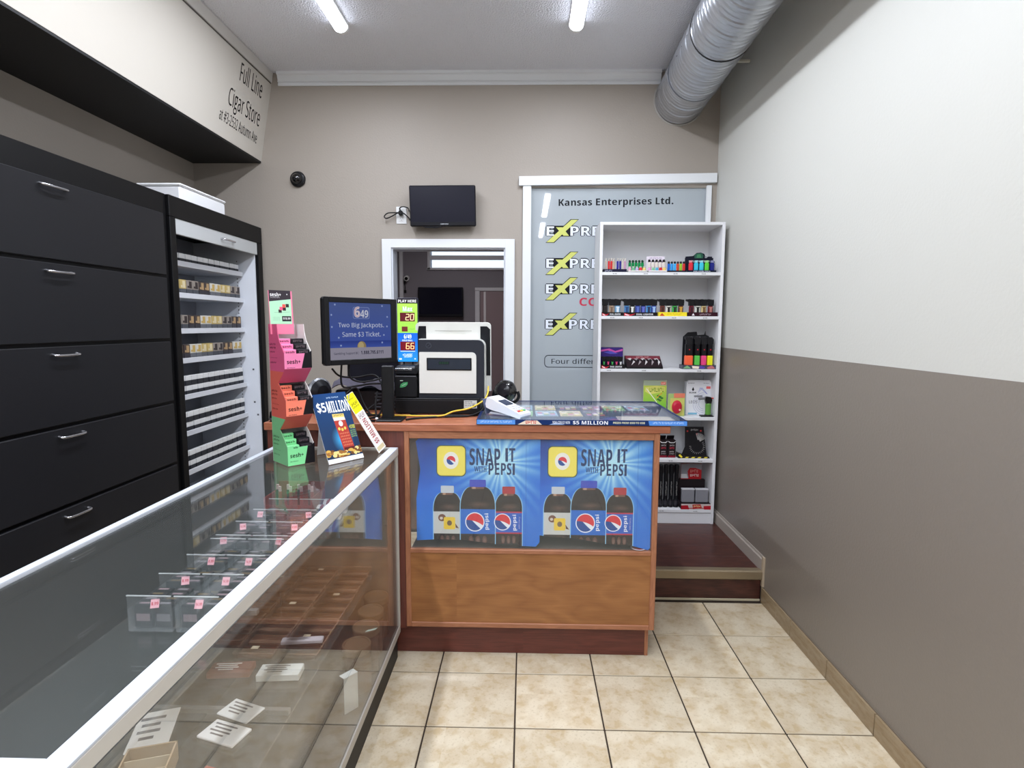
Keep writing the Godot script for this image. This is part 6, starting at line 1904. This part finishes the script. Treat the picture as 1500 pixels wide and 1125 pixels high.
	var cols := [c8(134, 224, 154), c8(246, 134, 108), c8(238, 134, 176)]
	var sides := [c8(120, 184, 130), c8(206, 96, 84), c8(198, 84, 122)]
	var TH := 0.1775
	for k in 3:
		var y0 := k * TH
		var sd := PackedVector2Array([Vector2(-0.065, y0), Vector2(0.065 if k == 0 else 0.0524, y0)])
		if k > 0:
			sd.append(Vector2(0.065, y0 + 0.012))
		sd.append(Vector2(0.065, y0 + 0.07))
		sd.append(Vector2(0.026, y0 + 0.115))
		if k < 2:
			sd.append(Vector2(0.005, y0 + TH - 0.045))
			sd.append(Vector2(0.0524, y0 + TH))
		else:
			sd.append(Vector2(0.012, y0 + 0.15))
			sd.append(Vector2(0.008, y0 + TH))
		sd.append(Vector2(-0.065, y0 + TH))
		var lb := MB.new()
		lb.xf = Transform3D(Basis(Vector3.UP, -PI / 2), Vector3(-hw + 0.001, 0, 0))
		lb.prism(sd, -0.001, 0.001)
		part(de, "side_panel", lb, mat(sides[k], 0.45), ["green", "orange", "pink"][k] + " outer side")
		var rb := MB.new()
		rb.xf = Transform3D(Basis(Vector3.UP, -PI / 2), Vector3(hw - 0.001, 0, 0))
		rb.prism(sd, -0.001, 0.001)
		part(de, "side_panel", rb, mat(c8(224, 218, 216), 0.5), "white inner face of the far side")
		var lp := MB.new()
		lp.xf = Transform3D(Basis.IDENTITY, Vector3(0, y0, 0.0651))
		var yb := 0.0 if k == 0 else 0.012
		lp.prism(PackedVector2Array([Vector2(-hw, yb), Vector2(0.012, yb), Vector2(0.026, 0.068), Vector2(-0.01, 0.068), Vector2(-0.014, 0.064), Vector2(-0.03, 0.064), Vector2(-0.034, 0.07), Vector2(-hw, 0.07)]), -0.001, 0.0)
		part(de, "lip", lp, mat(cols[k], 0.4))
		var ld := MB.new()
		ld.xf = lp.xf
		ld.prism(PackedVector2Array([Vector2(0.012, yb), Vector2(hw, yb), Vector2(hw, 0.078), Vector2(0.04, 0.068), Vector2(0.026, 0.068)]), -0.001, 0.0)
		part(de, "black_lip", ld, mat(c8(26, 24, 28), 0.35), "black right half of the lip")
		var lx := MB.new()
		lx.xf = Transform3D(Basis.IDENTITY, Vector3(0, y0, 0.0656))
		lx.txt(letters("sesh+", true), -0.044, 0.03, 0.052, 0.016, 0)
		lx.txt(letters("~~~~~", true), -0.044, 0.014, 0.03, 0.003, 0)
		part(de, "lettering", lx, mat(sides[k].darkened(0.7), 0.5))
		var un := MB.new()
		if k > 0:
			un.box(Vector3(0, y0 - 0.0165, 0.035), Vector3(2 * hw - 0.004, 0.0015, 0.0828), 0.0, Basis(Vector3.RIGHT, -0.7597))
			part(de, "underside", un, mat(sides[k], 0.45))
		var fl := MB.new()
		fl.box(Vector3(0, y0 + 0.004 + (0.008 if k else 0.0), -0.01), Vector3(2 * hw - 0.004, 0.003, 0.1))
		fl.box(Vector3(0, y0 + TH / 2, -0.0645), Vector3(2 * hw, TH, 0.0015))
		part(de, "inner_board", fl, mat(c8(222, 214, 212), 0.5))
		var sdt := MB.new()
		sdt.xf = Transform3D(Basis(Vector3.UP, -PI / 2), Vector3(-hw - 0.0004, y0, 0))
		for q in [[0.098, 0.05, 0.007], [0.085, 0.05, 0.007], [0.07, 0.042, 0.005], [0.05, 0.06, 0.002], [0.03, 0.05, 0.005]]:
			sdt.txt(letters("~~~~ ~~~", true), -0.055, q[0], q[1], q[2], 0.0)
		part(de, "side_print", sdt, mat(sides[k].darkened(0.55), 0.5))
		# packs in the tier: coloured on the left, black on the right
		for q in 6:
			var px := [-0.026, 0.026][q % 2] as float
			var rr := q / 2
			var p := thing("pouch_pack", "%s pack in the %s tier of the cardboard dispenser, %s" % [["coloured", "black"][q % 2], ["green bottom", "orange middle", "pink top"][k], ["front", "middle", "rear"][rr]], "pack", de.position + de.basis * Vector3(px, y0 + 0.0145 + (0.008 if k else 0.0), 0.046 - rr * 0.0235), de.rotation.y, "packs in the %s tier" % ["green", "orange", "pink"][k])
			var hh := 0.06 + rr * 0.02
			part(p, "box", bb(Vector3(-0.0235, 0, -0.0105), Vector3(0.0235, hh, 0.0105), 0.0015), mat(cols[k] if q % 2 == 0 else c8(34, 32, 36), 0.4))
			var tp := MB.new()
			tp.xf = Transform3D(Basis.IDENTITY, Vector3(0, 0, 0.0109))
			tp.txt(letters("sesh" if q % 2 == 0 else "~~~~", true), -0.018, hh - 0.013, 0.034, 0.008, 0)
			part(p, "lettering", tp, mat(sides[k].darkened(0.6) if q % 2 == 0 else c8(120, 104, 110), 0.5))
	var hc := Canvas.new(300, 440, c8(176, 226, 190))
	hc.poly(PackedVector2Array([Vector2(0, 0), Vector2(300, 0), Vector2(300, 110), Vector2(0, 148)]), c8(58, 52, 58))
	hc.text(letters("sesh+", true), 16, 30, 150, 50, c8(240, 240, 240))
	hc.text(letters("~~~~~~~ ~~~~~", true), 18, 88, 130, 12, c8(210, 206, 210))
	hc.ell(250, 50, 8, 8, c8(220, 220, 220))
	for q in [[120, 250, 0], [180, 220, 1], [136, 214, 2], [176, 180, 3], [224, 176, 4]]:
		hc.rect(q[0], q[1], 44, 44, [c8(50, 42, 44), c8(60, 40, 46), c8(232, 90, 130), c8(236, 90, 80), c8(54, 44, 48)][q[2]])
	hc.line(Vector2(60, 290), Vector2(280, 280), 3, c8(120, 150, 130))
	hc.rect(164, 336, 126, 68, c8(36, 34, 40))
	hc.text(letters("$18.99", true), 178, 350, 100, 34, c8(236, 236, 236))
	for k in 3:
		hc.text(letters("~~~~~~~~", false), 36, 350 + k * 18, 100, 6, c8(110, 150, 126))
	var hd := Transform3D(Basis(Vector3.RIGHT, -0.06), Vector3(-0.014, 3 * TH - 0.036, -0.03))
	var hcb := MB.new()
	hcb.xf = hd
	hcb.box(Vector3(0, 0.08, -0.001), Vector3(0.092, 0.165, 0.0015))
	part(de, "header_card", hcb, mat(c8(238, 130, 160), 0.45))
	panel(de, "header_print", printed(hc.tex(), 0.4), 0.084, 0.128, hd * Transform3D(Basis.IDENTITY, Vector3(-0.002, 0.1, 0.0002)))

	# ---- blue brochure stand and yellow tent card
	var bp := Basis(Vector3(0.097, 0, -0.128).normalized(), Vector3(-0.0928, 0.26, -0.0696).normalized(), Vector3.ZERO)
	bp.z = bp.x.cross(bp.y).normalized()
	var br := thing("brochure_stand", "dark blue lottery brochure leaning on its easel on the showcase", "brochure", Vector3(-0.744, 0.9655, -2.116))
	var BW := 0.1606
	var BH := 0.282
	var bc := Canvas.new(480, 840, c8(34, 52, 84))
	bc.fade(0, 0, 480, 840, c8(30, 66, 116), c8(36, 52, 78))
	for k in 40:
		bc.ell(270, 610, 150 - k * 3.2, 190 - k * 4.2, c8(36, 56, 86).lerp(c8(70, 176, 232), k / 40.0))
	bc.text(letters("~~~~ ~~~~~~", true), 200, 50, 160, 18, c8(190, 210, 230))
	bc.text(letters("$5", true), 40, 110, 120, 140, c8(246, 246, 248))
	bc.text(letters("MILLION", true), 176, 106, 300, 150, c8(246, 246, 248))
	bc.poly(PackedVector2Array([Vector2(214, 276), Vector2(372, 284), Vector2(372, 330), Vector2(214, 322)]), c8(222, 196, 110))
	bc.text(letters("~~~~~~~~~", true), 226, 290, 130, 20, c8(90, 70, 40))
	bc.poly(PackedVector2Array([Vector2(214, 322), Vector2(372, 330), Vector2(396, 760), Vector2(244, 780)]), c8(170, 62, 52))
	bc.poly(PackedVector2Array([Vector2(214, 322), Vector2(372, 330), Vector2(375, 370), Vector2(218, 366)]), c8(230, 214, 200))
	bc.ell(298, 410, 28, 36, c8(226, 220, 226))
	for i in 3:
		bc.ell(258 + i * 40, 476 + (i % 2) * 14, 16, 20, c8(232, 190, 90))
	for r in 5:
		for q in 4:
			bc.text(letters("~~", true), 246 + q * 32 + r * 3, 530 + r * 38, 26, 16, c8(226, 150, 110))
	bc.rect(252, 720, 140, 40, c8(90, 34, 34))
	bc.text(letters("+$100", true), 396, 440, 80, 60, c8(206, 206, 60))
	for r in 4:
		bc.text(letters("~~~~", true), 400, 510 + r * 26, 70, 18, c8(150, 180, 90))
	for k in 60:
		var px := rng.randf() * 480.0
		var pp := 770.0 + rng.randf() * 60.0 - absf(px - 240) * 0.16
		bc.ell(px, pp, 18 + rng.randf() * 16, 12 + rng.randf() * 12, [c8(206, 166, 80), c8(150, 100, 50), c8(226, 200, 130), c8(110, 70, 40)][k % 4])
	var bm := MB.new()
	bm.xf = Transform3D(bp, Vector3.ZERO)
	bm.box(Vector3(BW / 2, 0.016 + (BH - 0.016) / 2, -0.0012), Vector3(BW, BH - 0.016, 0.002))
	part(br, "board", bm, mat(c8(210, 212, 216), 0.5))
	panel(br, "print", printed(bc.tex(), 0.35), BW, BH - 0.016, Transform3D(bp, bp * Vector3(BW / 2, 0.016 + (BH - 0.016) / 2, 0.0004)))
	var lipb := MB.new()
	lipb.xf = Transform3D(bp, Vector3.ZERO)
	lipb.box(Vector3(BW / 2, 0.008, 0.0), Vector3(BW, 0.018, 0.003), 0.0005)
	part(br, "lip", lipb, mat(c8(224, 224, 226), 0.4))
	var eas := MB.new()
	eas.box(Vector3(-0.078, 0.09, -0.172), Vector3(0.05, 0.185, 0.002), 0.0, Basis(Vector3.UP, deg_to_rad(53)) * Basis(Vector3.RIGHT, 0.16))
	part(br, "easel", eas, mat(c8(200, 202, 206), 0.6))
	var yb := Basis(Vector3(0.016, 0, -0.082).normalized(), Vector3(-0.133, 0.238, 0.022).normalized(), Vector3.ZERO)
	yb.x = (yb.x - yb.y * yb.x.dot(yb.y)).normalized()
	yb.z = yb.x.cross(yb.y).normalized()
	var yt := thing("tent_card", "narrow yellow topped tent card leaning beside the brochure on the showcase corner", "tent card", Vector3(-0.604, 0.9655, -2.319))
	var YW := 0.0826
	var YH := 0.274
	var yc2 := Canvas.new(190, 640, c8(226, 222, 216))
	yc2.rect(0, 0, 190, 200, c8(238, 226, 30))
	yc2.text(letters("~~~~~~", true), 30, 90, 130, 30, c8(60, 60, 30))
	yc2.text(letters("~~~~~~~~", true), 24, 130, 140, 16, c8(80, 80, 40))
	yc2.text(letters("~~~~~", true), 40, 44, 100, 12, c8(90, 90, 50))
	yc2.text(letters("~~~~~~", true), 30, 216, 130, 50, c8(130, 100, 110))
	yc2.text(letters("$5 MILLION", true), 44, 280, 100, 280, c8(150, 36, 46), true)
	yc2.rect(10, 590, 170, 40, c8(206, 190, 150))
	var ym := MB.new()
	ym.xf = Transform3D(yb, Vector3.ZERO)
	ym.box(Vector3(YW / 2, YH / 2, -0.001), Vector3(YW, YH, 0.0018))
	part(yt, "front_leaf", ym, mat(c8(232, 230, 226), 0.5))
	panel(yt, "print", printed(yc2.tex(), 0.35), YW - 0.004, YH - 0.004, Transform3D(yb, yb * Vector3(YW / 2, YH / 2, 0.0003)))
	var y2 := MB.new()
	y2.box(Vector3(-0.128, 0.122, -0.033), Vector3(0.002, 0.246, 0.0826), 0.0, Basis(Vector3.UP, 0.19))
	part(yt, "rear_leaf", y2, mat(c8(190, 190, 194), 0.6))

func rounded(x0: float, y0: float, x1: float, y1: float, rl: float, rr: float) -> PackedVector2Array:
	# square feet, rounded top corners
	var p := PackedVector2Array([Vector2(x0, y0), Vector2(x1, y0)])
	for k in 7:
		var a := PI / 2 * k / 6.0
		p.append(Vector2(x1 - rr + cos(a) * rr, y1 - rr + sin(a) * rr))
	for k in 7:
		var a := PI / 2 + PI / 2 * k / 6.0
		p.append(Vector2(x0 + rl + cos(a) * rl, y1 - rl + sin(a) * rl))
	return p

# ---------------------------------------------------------------- things on the walls
func build_wall_things() -> void:
	# spiral duct running along the ceiling on the right
	var du := thing("duct", "large grey spiral metal duct running along the ceiling into the back wall", "duct")
	var a := Vector3(1.03, 3.017, WALL_Z)
	var b := Vector3(0.925, 3.022, -0.5)
	var dir := (b - a).normalized()
	var sx := dir.cross(Vector3.UP).normalized()
	var sy := sx.cross(dir)
	var ln := a.distance_to(b)
	var d := MB.new()
	var n := int(ln / 0.009)
	var seg := 40
	var rad := func(t: float, ang: float) -> float:
		var ph := fposmod(t / 0.0385 + ang / TAU, 1.0)
		var ph2 := fposmod(t / 0.1155 + ang / TAU / 3.0, 1.0)
		return 0.163 + 0.0022 * exp(-pow((ph - 0.5) * 7.0, 2.0)) + (0.0022 if absf(ph2 - 0.5) < 0.05 else 0.0)
	var grid := []
	for i in n + 1:
		var row := []
		for k in seg + 1:
			var ang := TAU * k / seg
			var t := ln * i / n
			row.append(a + dir * t + (sx * cos(ang) + sy * sin(ang)) * (rad.call(t, ang) as float))
		grid.append(row)
	for i in n:
		for k in seg:
			var p0: Vector3 = grid[i][k]
			var p1: Vector3 = grid[i][k + 1]
			var p2: Vector3 = grid[i + 1][k + 1]
			var p3: Vector3 = grid[i + 1][k]
			var an := TAU * (k + 0.5) / seg
			var out := sx * cos(an) + sy * sin(an)
			var nn := (p1 - p0).cross(p3 - p0).normalized()
			if nn.dot(out) < 0:
				nn = -nn
			var r0 := (nn - out * nn.dot(out))
			var n0 := (sx * cos(TAU * k / seg) + sy * sin(TAU * k / seg) + r0).normalized()
			var n1 := (sx * cos(TAU * (k + 1) / seg) + sy * sin(TAU * (k + 1) / seg) + r0).normalized()
			d.tri(p0, p1, p2, n0, n1, n1)
			d.tri(p0, p2, p3, n0, n1, n0)
	var dm := StandardMaterial3D.new()
	dm.albedo_color = c8(186, 189, 195)
	dm.metallic = 0.85
	dm.roughness = 0.34
	part(du, "shell", d, dm)
	var bd := Basis(sx, dir, sx.cross(dir))
	var col := MB.new()
	col.lathe([Vector2(0.165, 0.0005), Vector2(0.174, 0.001), Vector2(0.175, 0.005), Vector2(0.166, 0.009)], 40, a, bd)
	part(du, "wall_collar", col, mat(c8(160, 156, 150), 0.6))
	var jn := MB.new()
	jn.lathe([Vector2(0.164, 0.0), Vector2(0.1675, 0.001), Vector2(0.1675, 0.005), Vector2(0.164, 0.006)], 40, a + dir * 0.93, bd)
	part(du, "joint", jn, mat(c8(40, 40, 42), 0.6), "dark joint ring")
	var stp := MB.new()
	for t in [0.55, 1.25]:
		stp.box(a + dir * t + Vector3(0.16, 0.0, 0), Vector3(0.012, 0.03, 0.05), 0.002)
		stp.box(a + dir * t + Vector3(0.215, 0.005, 0), Vector3(0.12, 0.012, 0.02), 0.002)
	part(du, "wall_strap", stp, mat(c8(186, 182, 170), 0.5))
	for t in [0.4, 1.6, 2.8]:
		var hs := MB.new()
		hs.lathe([Vector2(0.168, -0.012), Vector2(0.1695, -0.012), Vector2(0.1695, 0.012), Vector2(0.168, 0.012)], 40, a + dir * t, bd)
		part(du, "band", hs, dm)
	# small television over the doorway
	var tv := thing("television", "small switched-off black television mounted on the back wall above the doorway", "television", Vector3(-0.567, 2.299, -3.975), 0.03)
	tv.rotation.x = 0.07
	tv.rotation.z = 0.012
	part(tv, "casing", bb(Vector3(-0.224, -0.133, -0.03), Vector3(0.224, 0.135, 0.01), 0.006), mat(c8(20, 20, 26), 0.35))
	part(tv, "screen", bb(Vector3(-0.218, -0.105, 0.01), Vector3(0.218, 0.129, 0.011)), mat(c8(17, 17, 32), 0.3))
	var tb := MB.new()
	tb.txt(letters("SAMSUNG", true), -0.018, -0.122, 0.054, 0.0075, 0.0108)
	part(tv, "lettering", tb, mat(c8(190, 194, 200), 0.4))
	var tcup := MB.new()
	tcup.prism(PackedVector2Array([Vector2(-0.15, -0.131), Vector2(-0.12, -0.141), Vector2(-0.06, -0.145), Vector2(-0.02, -0.139), Vector2(0.0, -0.131)]), -0.025, 0.004)
	part(tv, "lower_rim", tcup, mat(c8(18, 18, 24), 0.3))
	part(tv, "bracket", bb(Vector3(-0.06, -0.06, -0.088), Vector3(0.06, 0.06, -0.03), 0.004), mat(c8(24, 24, 24), 0.5))
	# outlet and the television lead
	var ou := thing("outlet", "white wall outlet left of the small television", "outlet", Vector3(-0.868, 2.253, WALL_Z))
	part(ou, "plate", bb(Vector3(-0.036, -0.058, 0.0005), Vector3(0.036, 0.058, 0.006), 0.002), mat(c8(232, 232, 232), 0.35))
	for s in 2:
		part(ou, "socket", bb(Vector3(-0.017, -0.045 + s * 0.05, 0.006), Vector3(0.017, -0.007 + s * 0.05, 0.009), 0.003), mat(c8(222, 222, 222), 0.35))
	var sl := MB.new()
	for x in [-0.006, 0.006]:
		sl.box(Vector3(x, -0.021, 0.0092), Vector3(0.002, 0.009, 0.0005))
	sl.cyl(Vector3(0, -0.034, 0.0088), Vector3(0, -0.034, 0.0095), 0.0025, 10)
	part(ou, "slots", sl, mat(c8(60, 60, 60), 0.5))
	var cd := MB.new()
	var z := WALL_Z + 0.035
	cd.tube([Vector3(-0.80, 2.27, -3.99), Vector3(-0.815, 2.295, z), Vector3(-0.845, 2.305, z), Vector3(-0.872, 2.296, z), Vector3(-0.868, 2.268, z), Vector3(-0.9, 2.265, z), Vector3(-0.955, 2.262, z), Vector3(-0.98, 2.24, z), Vector3(-0.966, 2.226, z + 0.004), Vector3(-0.93, 2.238, z + 0.006), Vector3(-0.885, 2.262, z + 0.004), Vector3(-0.85, 2.262, z + 0.004), Vector3(-0.82, 2.24, z), Vector3(-0.79, 2.205, -3.99)], 0.0042, 7, 6)
	var cdo := solo("power_cord", "black looped power cord plugged into the outlet left of the television", "cord", cd, mat(c8(24, 23, 24), 0.45))
	part(cdo, "plug", bb(Vector3(-0.882, 2.248, WALL_Z + 0.0095), Vector3(-0.854, 2.28, WALL_Z + 0.04), 0.006), mat(c8(22, 22, 22), 0.45))
	# dome camera
	var dc := thing("dome_camera", "black dome security camera on the back wall left of the television", "camera", Vector3(-1.585, 2.496, WALL_Z))
	dc.rotation.x = PI / 2
	var db := MB.new()
	db.lathe([Vector2(0.0, 0.001), Vector2(0.052, 0.001), Vector2(0.054, 0.008), Vector2(0.05, 0.02), Vector2(0.04, 0.026), Vector2(0, 0.026)], 28)
	part(dc, "base", db, mat(c8(26, 26, 28), 0.4))
	var dd := MB.new()
	var prof := []
	for k in 9:
		var t := PI / 2 * k / 8.0
		prof.append(Vector2(cos(t) * 0.036, 0.026 + sin(t) * 0.036))
	dd.lathe(prof, 24)
	part(dc, "dome", dd, mat(c8(14, 14, 16), 0.06, 0.0, 0.8))
